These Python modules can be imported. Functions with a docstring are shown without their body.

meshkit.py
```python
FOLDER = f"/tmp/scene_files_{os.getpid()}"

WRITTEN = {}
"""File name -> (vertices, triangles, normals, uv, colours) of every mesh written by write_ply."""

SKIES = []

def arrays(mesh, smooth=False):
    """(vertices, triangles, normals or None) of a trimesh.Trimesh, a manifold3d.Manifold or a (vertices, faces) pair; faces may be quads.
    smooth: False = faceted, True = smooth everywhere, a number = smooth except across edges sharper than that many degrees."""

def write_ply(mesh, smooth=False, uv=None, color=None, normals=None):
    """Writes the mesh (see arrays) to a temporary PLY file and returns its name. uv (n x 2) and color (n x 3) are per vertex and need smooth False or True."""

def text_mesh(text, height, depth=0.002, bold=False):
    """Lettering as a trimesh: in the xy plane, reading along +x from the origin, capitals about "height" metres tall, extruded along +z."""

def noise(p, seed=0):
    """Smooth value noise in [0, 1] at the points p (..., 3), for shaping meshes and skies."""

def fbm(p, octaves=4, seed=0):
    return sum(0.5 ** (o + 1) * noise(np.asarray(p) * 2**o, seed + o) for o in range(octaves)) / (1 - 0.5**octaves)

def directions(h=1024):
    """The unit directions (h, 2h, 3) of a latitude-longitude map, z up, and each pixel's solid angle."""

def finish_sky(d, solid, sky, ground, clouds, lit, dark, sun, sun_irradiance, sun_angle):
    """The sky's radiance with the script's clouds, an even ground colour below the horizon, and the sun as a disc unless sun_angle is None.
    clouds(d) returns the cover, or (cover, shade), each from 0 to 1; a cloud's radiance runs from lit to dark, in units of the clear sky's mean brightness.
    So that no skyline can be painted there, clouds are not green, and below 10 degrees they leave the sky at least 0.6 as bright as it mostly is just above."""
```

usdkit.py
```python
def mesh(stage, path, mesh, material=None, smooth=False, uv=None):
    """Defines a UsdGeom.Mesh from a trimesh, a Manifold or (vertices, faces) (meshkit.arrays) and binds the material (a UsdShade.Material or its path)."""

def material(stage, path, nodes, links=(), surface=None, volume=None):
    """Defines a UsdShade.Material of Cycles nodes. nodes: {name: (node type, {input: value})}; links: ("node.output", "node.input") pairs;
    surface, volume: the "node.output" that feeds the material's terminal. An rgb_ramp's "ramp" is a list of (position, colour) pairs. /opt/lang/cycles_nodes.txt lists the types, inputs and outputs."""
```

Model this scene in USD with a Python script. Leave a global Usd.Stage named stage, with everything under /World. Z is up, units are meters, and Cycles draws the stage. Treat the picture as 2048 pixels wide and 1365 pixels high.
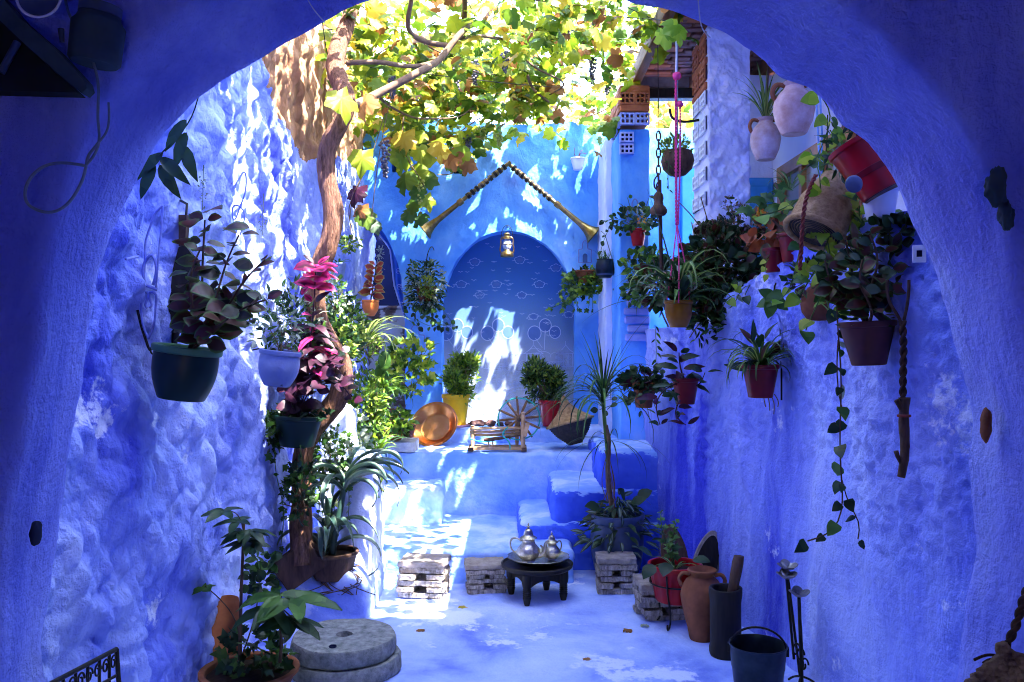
import math, random
import numpy as np, trimesh, usdkit, meshkit
from shapely.geometry import Polygon, box as sbox
from pxr import Usd, UsdGeom, UsdLux, UsdShade, Gf, Sdf, Vt

stage = Usd.Stage.CreateInMemory()
UsdGeom.SetStageUpAxis(stage, 'Z'); UsdGeom.SetStageMetersPerUnit(stage, 1.0)
UsdGeom.Xform.Define(stage, '/World')
# ---------------------------------------------------------------- camera, sky, sun, exposure
H, F = 1.75, 1706.7
cam = UsdGeom.Camera.Define(stage, '/World/camera')
cam.CreateHorizontalApertureAttr(36.0); cam.CreateVerticalApertureAttr(24.0); cam.CreateFocalLengthAttr(30.0)
cam.AddTranslateOp().Set(Gf.Vec3d(0, 0, H)); cam.AddRotateXOp().Set(90.0)
cam.CreateExposureAttr(4.7)
SX, SY = 0.36, 0.33                                   # towards the sun: (SX, -SY, 1)
sun_el = math.atan2(1, math.hypot(SX, SY)); sun_rot = math.atan2(SX, -SY)
dome = UsdLux.DomeLight.Define(stage, '/World/sky')
dome.GetPrim().SetCustomDataByKey('kind', 'structure')
skym = usdkit.material(stage, '/World/Looks/sky', {
    's': ('sky_texture', {'sky_type': 'single_scattering', 'sun_disc': False, 'sun_elevation': sun_el, 'sun_rotation': sun_rot}),
    'b': ('background_shader', {'strength': 0.15})}, [('s.color', 'b.color')], surface='b.background')
UsdShade.MaterialBindingAPI.Apply(dome.GetPrim()).Bind(skym)
sun = UsdLux.DistantLight.Define(stage, '/World/sun')
sun.CreateIntensityAttr(0.5); sun.CreateAngleAttr(0.5); sun.CreateNormalizeAttr(True); sun.CreateColorAttr(Gf.Vec3f(1.0, 0.95, 0.86))
sd = np.array([SX, -SY, 1.0]); sd /= np.linalg.norm(sd)
q = Gf.Rotation(Gf.Vec3d(0, 0, 1), Gf.Vec3d(*map(float, sd))).GetQuat()
sun.AddOrientOp().Set(Gf.Quatf(q))

# ---------------------------------------------------------------- helpers
R = np.random.default_rng(7)
PI = math.pi
A = lambda *a: np.array(a, float)
def P(px, py, d): return A((px - 1024) / F * d, d, H + (682 - py) / F * d)
def S(px, d): return px * d / F
def unit(v): v = np.asarray(v, float); return v / (np.linalg.norm(v, axis=-1, keepdims=True) + 1e-12)
def tri(f):
    f = np.asarray(f, int)
    return f if f.shape[1] == 3 else np.vstack([f[:, [0, 1, 2]], f[:, [0, 2, 3]]])
def cat(ms):
    ms = [m for m in ms if m is not None and len(m[0])]
    n = np.cumsum([0] + [len(m[0]) for m in ms])
    return np.vstack([m[0] for m in ms]), np.vstack([m[1] + k for m, k in zip(ms, n)])
def tm(m): return np.array(m.vertices), np.array(m.faces)
def rotm(ax, ang):
    return trimesh.transformations.rotation_matrix(ang, ax)[:3, :3]
def xf(m, rot=None, loc=(0, 0, 0), sc=1.0):
    v = m[0] * sc
    if rot is not None: v = v @ np.asarray(rot).T
    return v + np.asarray(loc), m[1]
def align(z, x=None):
    z = unit(z)
    x = np.cross([0, 1, 0.01], z) if x is None else np.asarray(x, float) - z * np.dot(x, z)
    x = unit(x); return np.stack([x, np.cross(z, x), z], 1)
def lathe(prof, n=24, mod=None):
    """prof: (r, z) pairs; mod(angle, i) multiplies the radius."""
    a = np.arange(n) * 2 * PI / n; V = []
    for i, (r, z) in enumerate(prof):
        k = np.ones(n) if mod is None else mod(a, i)
        V.append(np.stack([r * k * np.cos(a), r * k * np.sin(a), np.full(n, float(z))], 1))
    V = np.vstack(V); i, j = np.meshgrid(np.arange(len(prof) - 1), np.arange(n), indexing='ij'); j2 = (j + 1) % n
    f = np.stack([i * n + j, i * n + j2, (i + 1) * n + j2, (i + 1) * n + j], -1).reshape(-1, 4)
    return V, tri(f)
def tube(pts, r, sides=6, cap=True):
    p = np.asarray(pts, float); n = len(p); r = np.broadcast_to(np.asarray(r, float), (n,))
    t = unit(np.gradient(p, axis=0)); up = A(0, 0, 1) if abs(t[0][2]) < .9 else A(1, 0, 0)
    a = unit(np.cross(t[0], up)); fr = []
    for k in range(n):
        a = unit(a - t[k] * np.dot(a, t[k])); fr.append((a, np.cross(t[k], a)))
    ang = np.arange(sides) * 2 * PI / sides
    V = np.vstack([p[k] + r[k] * (np.cos(ang)[:, None] * fr[k][0] + np.sin(ang)[:, None] * fr[k][1]) for k in range(n)])
    i, j = np.meshgrid(np.arange(n - 1), np.arange(sides), indexing='ij'); j2 = (j + 1) % sides
    f = tri(np.stack([i * sides + j, i * sides + j2, (i + 1) * sides + j2, (i + 1) * sides + j], -1).reshape(-1, 4))
    if cap:
        V = np.vstack([V, p[:1], p[-1:]]); c = n * sides; j = np.arange(sides); j2 = (j + 1) % sides
        f = np.vstack([f, np.stack([j2, j, np.full(sides, c)], 1), np.stack([c - sides + j, c - sides + j2, np.full(sides, c + 1)], 1)])
    return V, f
def spline(pts, n):
    p = np.asarray(pts, float); k = len(p)
    if k < 3: return p[0] + (p[-1] - p[0]) * np.linspace(0, 1, n)[:, None]
    from scipy.interpolate import CubicSpline
    s = np.r_[0, np.cumsum(np.linalg.norm(np.diff(p, axis=0), axis=1) + 1e-9)]
    return CubicSpline(s, p, bc_type='natural')(np.linspace(0, s[-1], n))
def bx(lo, hi):
    m = trimesh.creation.box(bounds=[lo, hi]); return tm(m)
def cbox(c, size, rot=None, ch=None):
    """a box with chamfered edges"""
    s = np.asarray(size, float) / 2; ch = min(s) * .18 if ch is None else ch
    pts = []
    for sx in (-1, 1):
        for sy in (-1, 1):
            for sz in (-1, 1):
                for k in range(3):
                    q = s - ch; q[k] = s[k]; pts.append(q * (sx, sy, sz))
    h = trimesh.convex.convex_hull(np.array(pts)); return xf(tm(h), rot, c)
def rbox(lo, hi, r, e=.05, amp=.012, seed=0, fs=3.0):
    """a plastered block: rounded edges, uneven faces"""
    lo, hi = np.asarray(lo, float), np.asarray(hi, float)
    m = trimesh.creation.box(bounds=[lo, hi]).subdivide_to_size(e, max_iter=14); m.merge_vertices()
    p = np.array(m.vertices); c = np.clip(p, lo + r, hi - r); d = p - c
    p = c + unit(d) * np.where(np.linalg.norm(d, axis=1, keepdims=True) > 1e-9, r, 0)
    n = unit(p - c); p = p + n * ((meshkit.fbm(p * fs, 4, seed) - .5) * 2 * amp + (meshkit.fbm(p * 11, 2, seed + 9) - .5) * amp * 1.4 + (meshkit.fbm(p * 27, 2, seed + 19) - .5) * amp * .8)[:, None]
    return p, np.array(m.faces)
def grid(fn, nu, nv):
    u, v = np.meshgrid(np.linspace(0, 1, nu), np.linspace(0, 1, nv), indexing='ij')
    V = fn(u.ravel(), v.ravel()); i, j = np.meshgrid(np.arange(nu - 1), np.arange(nv - 1), indexing='ij')
    return V, tri(np.stack([i * nv + j, (i + 1) * nv + j, (i + 1) * nv + j + 1, i * nv + j + 1], -1).reshape(-1, 4))
def sphere(c, r, sub=1):
    m = trimesh.creation.icosphere(sub, 1.0); return np.array(m.vertices) * np.asarray(r) + np.asarray(c), np.array(m.faces)
def ribbon(path, w, nrm):
    p = np.asarray(path, float); t = unit(np.gradient(p, axis=0)); s = np.cross(t, nrm) * w / 2
    n = len(p); V = np.vstack([p + s, p - s]); i = np.arange(n - 1)
    return V, tri(np.stack([i, i + 1, n + i + 1, n + i], 1))

NAMES = {}
def fresh(parent, name):
    k = NAMES.get((parent, name), -1) + 1; NAMES[(parent, name)] = k
    return f'{parent}/{name}' + (f'_{k:03d}' if k else '')
def keys(prim, **kw):
    for k, v in kw.items():
        if v: prim.SetCustomDataByKey(k, v)
def put(path, m, mat, smooth=False, edge=None):
    if edge is None:
        used, inv = np.unique(m[1], return_inverse=True)
        if len(used) < len(m[0]): m = (np.asarray(m[0])[used], inv.reshape(m[1].shape))
    msh = usdkit.mesh(stage, path, m, MAT[mat], smooth=smooth)
    if edge is not None:
        UsdGeom.PrimvarsAPI(msh).CreatePrimvar('edge', Sdf.ValueTypeNames.FloatArray, 'vertex').Set(Vt.FloatArray.FromNumpy(np.asarray(edge, np.float32)))
    return msh.GetPrim()
class Node:
    def __init__(s, path, loc): s.path, s.loc = path, np.asarray(loc, float)
    def add(s, name, m, mat, smooth=35, edge=None, label=None, kind=None):
        path = fresh(s.path, name); m = (np.asarray(m[0]) - s.loc, m[1])
        pr = put(path, m, mat, smooth, edge); keys(pr, label=label, kind=kind)
        return Node(path, s.loc)
def thing(name, label, category, loc, group=None):
    x = UsdGeom.Xform.Define(stage, fresh('/World', name)); x.AddTranslateOp().Set(Gf.Vec3d(*map(float, loc)))
    keys(x.GetPrim(), label=label, category=category, group=group)
    return Node(str(x.GetPath()), loc)
def solo(name, m, mat, label=None, category=None, smooth=35, group=None, kind=None):
    pr = put(fresh('/World', name), m, mat, smooth); keys(pr, label=label, category=category, group=group, kind=kind)
    return Node(str(pr.GetPath()), (0, 0, 0))

# ---------------------------------------------------------------- materials
MAT = {}
def M_(name, nodes, links, surface): MAT[name] = usdkit.material(stage, '/World/Looks/' + name, nodes, links, surface=surface)
def plaster(name, stops, scale=1.6, stretch=(1, 1, .45), bump=.5, fine=55, rough=.9, patch=None, dist=.012):
    nd = {'g': ('geometry', {}), 'm': ('mapping', {'scale': stretch}), 'n': ('noise_texture', {'scale': scale, 'detail': 7, 'roughness': .62, 'distortion': .3}),
          'r': ('rgb_ramp', {'ramp': stops}), 'n2': ('noise_texture', {'scale': fine, 'detail': 5, 'roughness': .65}),
          'n3': ('noise_texture', {'scale': fine * .2, 'detail': 4, 'roughness': .6}), 'ad': ('math', {'math_type': 'multiply_add', 'value2': 2.0}),
          'b': ('bump', {'strength': bump, 'distance': dist}), 'p': ('principled_bsdf', {'roughness': rough, 'specular_ior_level': .25})}
    lk = [('g.position', 'm.vector'), ('m.vector', 'n.vector'), ('n.fac', 'r.fac'), ('g.position', 'n2.vector'), ('m.vector', 'n3.vector'),
          ('n3.fac', 'ad.value1'), ('n2.fac', 'ad.value3'), ('ad.value', 'b.height'), ('b.normal', 'p.normal')]
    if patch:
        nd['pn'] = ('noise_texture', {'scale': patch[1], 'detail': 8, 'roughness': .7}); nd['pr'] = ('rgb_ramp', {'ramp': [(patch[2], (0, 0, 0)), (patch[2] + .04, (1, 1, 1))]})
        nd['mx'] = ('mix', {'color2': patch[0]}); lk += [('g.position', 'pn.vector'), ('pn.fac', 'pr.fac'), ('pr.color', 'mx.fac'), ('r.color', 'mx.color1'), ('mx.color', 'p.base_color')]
    else: lk.append(('r.color', 'p.base_color'))
    M_(name, nd, lk, 'p.BSDF')
def stuffm(name, c1, c2, scale=12, rough=.6, metal=0, bump=.25, bs=60, spec=.22, coat=0, stretch=(1, 1, 1), dist=.004):
    M_(name, {'g': ('geometry', {}), 'm': ('mapping', {'scale': stretch}), 'n': ('noise_texture', {'scale': scale, 'detail': 6, 'roughness': .65}),
              'r': ('rgb_ramp', {'ramp': [(.3, c1), (.7, c2)]}), 'n2': ('noise_texture', {'scale': bs, 'detail': 5, 'roughness': .6}), 'b': ('bump', {'strength': bump, 'distance': dist}),
              'p': ('principled_bsdf', {'roughness': rough, 'metallic': metal, 'specular_ior_level': spec, 'coat_weight': coat})},
       [('g.position', 'm.vector'), ('m.vector', 'n.vector'), ('n.fac', 'r.fac'), ('r.color', 'p.base_color'), ('m.vector', 'n2.vector'), ('n2.fac', 'b.height'), ('b.normal', 'p.normal')], 'p.BSDF')
def leafm(name, c1, c2, edge=None, mid=None, transl=.35, rough=.45, scale=14):
    """edge: the rim's colour; mid: the midrib's colour"""
    nd = {'g': ('geometry', {}), 'v': ('voronoi_texture', {'scale': scale}), 'sc': ('separate_color', {}), 'r': ('rgb_ramp', {'ramp': [(0.1, c1), (.9, c2)]}),
          'p': ('principled_bsdf', {'roughness': rough, 'specular_ior_level': .35}), 't': ('translucent_bsdf', {}), 'x': ('mix_closure', {'fac': transl}),
          'n': ('noise_texture', {'scale': 70, 'detail': 3}), 'b': ('bump', {'strength': .25, 'distance': .004})}
    lk = [('g.position', 'v.vector'), ('v.color', 'sc.color'), ('sc.r', 'r.fac'), ('g.position', 'n.vector'), ('n.fac', 'b.height'), ('b.normal', 'p.normal')]
    src = 'r.color'
    if edge is not None or mid is not None:
        nd['a'] = ('attribute', {'attribute': 'edge'})
        if edge is not None:
            nd['er'] = ('rgb_ramp', {'ramp': [(.62, (0, 0, 0)), (.85, (1, 1, 1))]}); nd['e'] = ('mix', {'color2': edge})
            lk += [('a.fac', 'er.fac'), ('er.color', 'e.fac'), (src, 'e.color1')]; src = 'e.color'
        if mid is not None:
            nd['mr'] = ('rgb_ramp', {'ramp': [(.12, (1, 1, 1)), (.5, (0, 0, 0))]}); nd['d'] = ('mix', {'color2': mid})
            lk += [('a.fac', 'mr.fac'), ('mr.color', 'd.fac'), (src, 'd.color1')]; src = 'd.color'
    lk += [(src, 'p.base_color'), (src, 't.color'), ('p.BSDF', 'x.closure1'), ('t.BSDF', 'x.closure2')]
    M_(name, nd, lk, 'x.closure')

plaster('left_plaster', [(.34, (0.075, 0.102, .64)), (.44, (0.207, 0.275, .81)), (.56, (0.395, 0.478, .90)), (.70, (0.603, 0.702, .95))], scale=1.3, stretch=(1, 1, .4), bump=1.0, fine=40, dist=.02, patch=((.66, .70, .93), 2.6, .60))
plaster('right_plaster', [(.36, (0.043, 0.056, .60)), (.445, (0.188, 0.244, .79)), (.56, (0.320, 0.387, .88)), (.70, (0.508, 0.591, .93))], scale=1.25, stretch=(1, 1, .22), bump=1.0, fine=42, dist=.02, patch=((.60, .64, .93), 1.9, .61))
plaster('arch_plaster', [(.34, (0.132, 0.163, .70)), (.5, (0.254, 0.295, .84)), (.66, (0.395, 0.459, .90))], scale=1.5, stretch=(1, 1, .35), bump=1.0, fine=38, dist=.03)
plaster('passage_plaster', [(.32, (.16, .20, .66)), (.7, (.24, .28, .74))], scale=1.5, bump=.4)
plaster('azure_plaster', [(.34, (.05, .22, .76)), (.47, (.09, .32, .85)), (.6, (.16, .41, .89)), (.72, (.32, .52, .90))], scale=1.5, stretch=(1, 1, .7), bump=.5, fine=40)
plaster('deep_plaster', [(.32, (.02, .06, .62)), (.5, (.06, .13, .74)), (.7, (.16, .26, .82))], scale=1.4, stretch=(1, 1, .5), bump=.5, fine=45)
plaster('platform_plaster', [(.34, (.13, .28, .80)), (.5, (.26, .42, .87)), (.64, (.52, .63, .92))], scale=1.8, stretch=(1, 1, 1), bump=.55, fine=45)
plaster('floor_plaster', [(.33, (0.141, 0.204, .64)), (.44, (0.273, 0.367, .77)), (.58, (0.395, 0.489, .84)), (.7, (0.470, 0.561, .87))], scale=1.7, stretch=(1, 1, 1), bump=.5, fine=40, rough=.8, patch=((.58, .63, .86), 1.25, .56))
plaster('pale_plaster', [(.3, (.42, .49, .86)), (.5, (.58, .64, .90)), (.7, (.72, .76, .92))], scale=2.2, stretch=(1, 1, .6), bump=1.0, fine=24)
plaster('white_plaster', [(.3, (.55, .60, .82)), (.7, (.74, .77, .88))], scale=1.5, bump=.4)
plaster('mud_plaster', [(.3, (.16, .075, .035)), (.45, (.30, .15, .08)), (.6, (.46, .27, .15)), (.75, (.62, .42, .28))], scale=4.5, stretch=(1, 1, .18), bump=1.0, fine=30)
plaster('ochre_stone', [(.3, (.22, .13, .07)), (.5, (.42, .28, .16)), (.7, (.60, .47, .32))], scale=5, stretch=(1, 1, 1.6), bump=.8, fine=16)
plaster('peeled', [(.40, (.10, .06, .05)), (.49, (.16, .12, .11)), (.52, (.45, .47, .52)), (.7, (.55, .58, .64))], scale=5, stretch=(1, 1, 1), bump=.5)
stuffm('brick_red', (.26, .07, .035), (.42, .14, .07), scale=9, rough=.9, bump=.5, bs=50)
stuffm('brick_dark', (.12, .05, .045), (.24, .10, .085), scale=9, rough=.95, bump=.6, bs=40)
stuffm('mortar', (.16, .14, .15), (.34, .31, .31), scale=7, rough=.95, bump=.6, bs=30)
stuffm('mortar_blue', (.16, .22, .66), (.36, .42, .80), scale=5, rough=.95, bump=.8, bs=26, dist=.01)
stuffm('wood_beam', (.07, .025, .012), (.18, .07, .03), scale=6, rough=.75, bump=.5, bs=40, stretch=(6, .6, 6))
stuffm('wood_dark', (.005, .004, .005), (.020, .016, .015), scale=8, rough=.55, bump=.5, bs=30, stretch=(5, 5, .7))
stuffm('wood_old', (.030, .015, .011), (.11, .06, .04), scale=9, rough=.7, bump=.6, bs=45, stretch=(4, 4, 1))
stuffm('wood_pale', (.32, .17, .08), (.58, .38, .22), scale=12, rough=.7, bump=.4, bs=60)
stuffm('wood_spoke', (.12, .055, .025), (.30, .16, .08), scale=12, rough=.7, bump=.4, bs=60)
stuffm('wood_frame', (.30, .11, .03), (.46, .20, .06), scale=8, rough=.5, bump=.3, bs=40)
stuffm('vine_bark', (.05, .022, .015), (.30, .15, .095), scale=22, rough=.95, bump=1.0, bs=40, stretch=(3, 3, .5), dist=.02)
stuffm('vine_twig', (.07, .045, .03), (.20, .13, .085), scale=14, rough=.9, bump=.6, bs=40)
stuffm('iron', (.010, .010, .012), (.028, .024, .024), scale=20, rough=.45, metal=.6, bump=.4, bs=70)
stuffm('iron_blue', (.10, .13, .50), (.24, .29, .66), scale=20, rough=.6, bump=.4, bs=70)
stuffm('steel', (.10, .09, .10), (.26, .25, .28), scale=20, rough=.4, metal=.8, bump=.2, bs=70)
stuffm('zinc_dark', (.006, .010, .018), (.035, .05, .07), scale=6, rough=.35, metal=.7, bump=.3, bs=20)
stuffm('silver', (.22, .19, .15), (.62, .58, .50), scale=30, rough=.22, metal=1, bump=.9, bs=70, dist=.006)
stuffm('brass', (.16, .10, .035), (.46, .32, .13), scale=25, rough=.3, metal=1, bump=.3, bs=60)
stuffm('copper', (.70, .26, .07), (.90, .42, .13), scale=9, rough=.26, metal=1, bump=.35, bs=35, dist=.008)
stuffm('terracotta', (.28, .08, .03), (.48, .17, .07), scale=9, rough=.8, bump=.3, bs=50)
stuffm('terracotta_old', (.09, .028, .016), (.28, .10, .045), scale=6, rough=.85, bump=.4, bs=50)
stuffm('clay_pale', (.30, .13, .10), (.66, .50, .48), scale=6, rough=.95, bump=.6, bs=35)
stuffm('clay_grey', (.24, .12, .09), (.56, .50, .56), scale=6, rough=.95, bump=.6, bs=35)
stuffm('orange_pot', (.62, .14, .03), (.78, .24, .06), scale=9, rough=.45, bump=.1)
stuffm('green_pot', (.002, .014, .013), (.004, .024, .020), scale=9, rough=.4, bump=.1)
stuffm('green_rim', (.04, .12, .06), (.07, .17, .08), scale=9, rough=.45, bump=.1)
stuffm('red_pot', (.22, .002, .006), (.36, .006, .012), scale=7, rough=.3, bump=.1, coat=.12)
stuffm('maroon_pot', (.07, .001, .006), (.15, .003, .010), scale=7, rough=.3, bump=.1, coat=.12)
stuffm('purple_pot', (.035, .011, .018), (.09, .026, .028), scale=7, rough=.55, bump=.2)
stuffm('yellow_pot', (.62, .36, .008), (.80, .50, .02), scale=9, rough=.4, bump=.1)
stuffm('mustard_pot', (.15, .055, .002), (.30, .12, .004), scale=7, rough=.25, bump=.1, coat=.12)
stuffm('blue_pot', (.02, .05, .16), (.05, .10, .28), scale=7, rough=.35, bump=.1)
stuffm('slate_pot', (.02, .035, .09), (.055, .08, .16), scale=7, rough=.4, bump=.1, coat=.12)
stuffm('pink_dish', (.60, .28, .36), (.70, .36, .42), scale=7, rough=.5, bump=.1)
stuffm('white_glaze', (.50, .54, .66), (.70, .73, .82), scale=7, rough=.5, bump=.2)
plaster('enamel_chipped', [(.34, (.012, .014, .03)), (.37, (.14, .18, .38)), (.7, (.20, .25, .46))], scale=7, stretch=(1, 1, 1), bump=.2, rough=.4)
stuffm('soil', (.015, .009, .006), (.05, .03, .02), scale=40, rough=1, bump=1, bs=90)
stuffm('cork', (.10, .075, .06), (.56, .49, .44), scale=20, rough=.95, bump=1.0, bs=70, stretch=(3, 3, .7), dist=.012)
stuffm('cork_top', (.17, .135, .11), (.36, .31, .28), scale=16, rough=.95, bump=.9, bs=60, dist=.008)
stuffm('millstone', (.09, .10, .10), (.30, .31, .30), scale=22, rough=.95, bump=.9, bs=90, dist=.01)
stuffm('slab_stone', (.34, .33, .34), (.62, .62, .62), scale=14, rough=.9, bump=.7, bs=60)
stuffm('rock', (.03, .02, .03), (.12, .06, .05), scale=14, rough=.95, bump=.8, bs=50)
stuffm('straw', (.20, .11, .045), (.46, .29, .14), scale=30, rough=.9, bump=.9, bs=120, dist=.006)
stuffm('straw_dark', (.02, .017, .022), (.06, .045, .045), scale=30, rough=.9, bump=.9, bs=120)
stuffm('yarn', (.07, .035, .025), (.30, .20, .13), scale=26, rough=1, bump=1, bs=100, dist=.008)
stuffm('rope_dark', (.022, .012, .012), (.06, .03, .028), scale=30, rough=.95, bump=.8, bs=120)
stuffm('rope_pink', (.50, .03, .13), (.70, .07, .22), scale=60, rough=.8, bump=.5, bs=200)
stuffm('rope_red', (.12, .02, .02), (.22, .05, .04), scale=60, rough=.9, bump=.5, bs=150)
stuffm('string_blue', (.12, .22, .42), (.22, .36, .55), scale=60, rough=.8)
stuffm('thread_teal', (.015, .26, .22), (.04, .42, .34), scale=60, rough=.7)
stuffm('cable', (.10, .14, .22), (.17, .22, .32), scale=20, rough=.5)
stuffm('cable_white', (.5, .5, .6), (.62, .62, .7), scale=20, rough=.5)
stuffm('board_teal', (.012, .030, .045), (.035, .065, .085), scale=9, rough=.7, bump=.4)
stuffm('board_black', (.002, .004, .006), (.006, .010, .014), scale=9, rough=.8)
stuffm('door_blue', (.035, .24, .52), (.07, .32, .60), scale=5, rough=.6, bump=.3)
stuffm('glass_dark', (.20, .19, .17), (.38, .36, .32), scale=2, rough=.2)
stuffm('globe_glass', (.30, .36, .48), (.5, .55, .66), scale=9, rough=.15)
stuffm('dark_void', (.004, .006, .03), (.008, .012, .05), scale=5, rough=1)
stuffm('curtain', (.03, .11, .50), (.05, .16, .60), scale=6, rough=.9, bump=.3, bs=200)
stuffm('mural_line', (.26, .36, .64), (.52, .60, .80), scale=5, rough=.9)
stuffm('mural_fill', (.05, .11, .34), (.08, .16, .42), scale=9, rough=.9)
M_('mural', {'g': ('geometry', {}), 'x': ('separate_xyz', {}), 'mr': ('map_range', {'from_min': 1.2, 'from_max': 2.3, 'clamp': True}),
   'r': ('rgb_ramp', {'ramp': [(0, (.46, .51, .64)), (.35, (.36, .43, .62)), (.6, (.15, .27, .54)), (1, (.045, .17, .52))]}),  # paler downwards: denser pale drawing, and the lit lower half put into colour
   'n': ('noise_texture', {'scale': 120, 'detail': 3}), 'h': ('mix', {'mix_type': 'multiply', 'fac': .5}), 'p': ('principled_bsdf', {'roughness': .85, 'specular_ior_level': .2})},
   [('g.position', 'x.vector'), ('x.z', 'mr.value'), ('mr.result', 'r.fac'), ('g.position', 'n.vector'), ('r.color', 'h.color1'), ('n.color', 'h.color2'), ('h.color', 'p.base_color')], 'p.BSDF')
stuffm('grape', (.03, .035, .05), (.14, .13, .17), scale=40, rough=.4, bump=.1)
stuffm('grape_green', (.26, .30, .05), (.42, .44, .10), scale=40, rough=.35, bump=.1)
leafm('vine_leaf', (.13, .23, .010), (.36, .40, .025), transl=.55, scale=9)
leafm('vine_leaf_dark', (.04, .10, .010), (.12, .19, .015), transl=.45, scale=9)
leafm('vine_leaf_gold', (.50, .34, .02), (.60, .46, .06), transl=.55, scale=9)
leafm('vine_leaf_dry', (.20, .075, .02), (.36, .16, .05), transl=.4, scale=9)
leafm('leaf_green', (.022, .075, .012), (.075, .17, .026), transl=.3)
leafm('leaf_bright', (.11, .24, .015), (.27, .40, .03), transl=.45)
leafm('leaf_lime', (.24, .34, .03), (.40, .46, .06), transl=.45)
leafm('leaf_dark', (.006, .024, .009), (.020, .055, .018), transl=.2)
leafm('leaf_purple', (.018, .004, .012), (.055, .009, .032), transl=.25)
leafm('leaf_magenta', (.40, .01, .09), (.62, .03, .17), transl=.4, mid=(.16, .01, .04))
leafm('leaf_coleus', (.030, .010, .009), (.085, .020, .018), edge=(.05, .11, .02), transl=.3)
leafm('leaf_coleus_red', (.34, .05, .035), (.48, .09, .05), edge=(.50, .42, .12), transl=.4)
leafm('leaf_coleus_dark', (.012, .012, .008), (.035, .03, .015), edge=(.05, .12, .02), transl=.3)
leafm('leaf_rust', (.22, .05, .02), (.42, .10, .03), transl=.3)
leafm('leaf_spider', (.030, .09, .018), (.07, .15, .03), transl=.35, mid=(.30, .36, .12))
leafm('leaf_spider_lit', (.13, .24, .02), (.24, .34, .04), transl=.45, mid=(.52, .54, .22))  # brighter copy of leaf_spider with sunlight put into its colours
leafm('leaf_zebra', (.006, .022, .014), (.014, .040, .02), transl=.2, mid=(.12, .17, .15))
leafm('leaf_aloe', (.02, .055, .045), (.045, .09, .07), transl=.1, edge=(.12, .18, .13), rough=.4)
leafm('leaf_grey', (.20, .26, .18), (.36, .40, .28), transl=.3)
leafm('leaf_fern', (.09, .17, .02), (.26, .34, .05), transl=.4)
leafm('flower_dry', (.10, .06, .045), (.24, .15, .12), transl=.2)
leafm('petal_orange', (.65, .20, .02), (.75, .32, .04), transl=.4)

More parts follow.
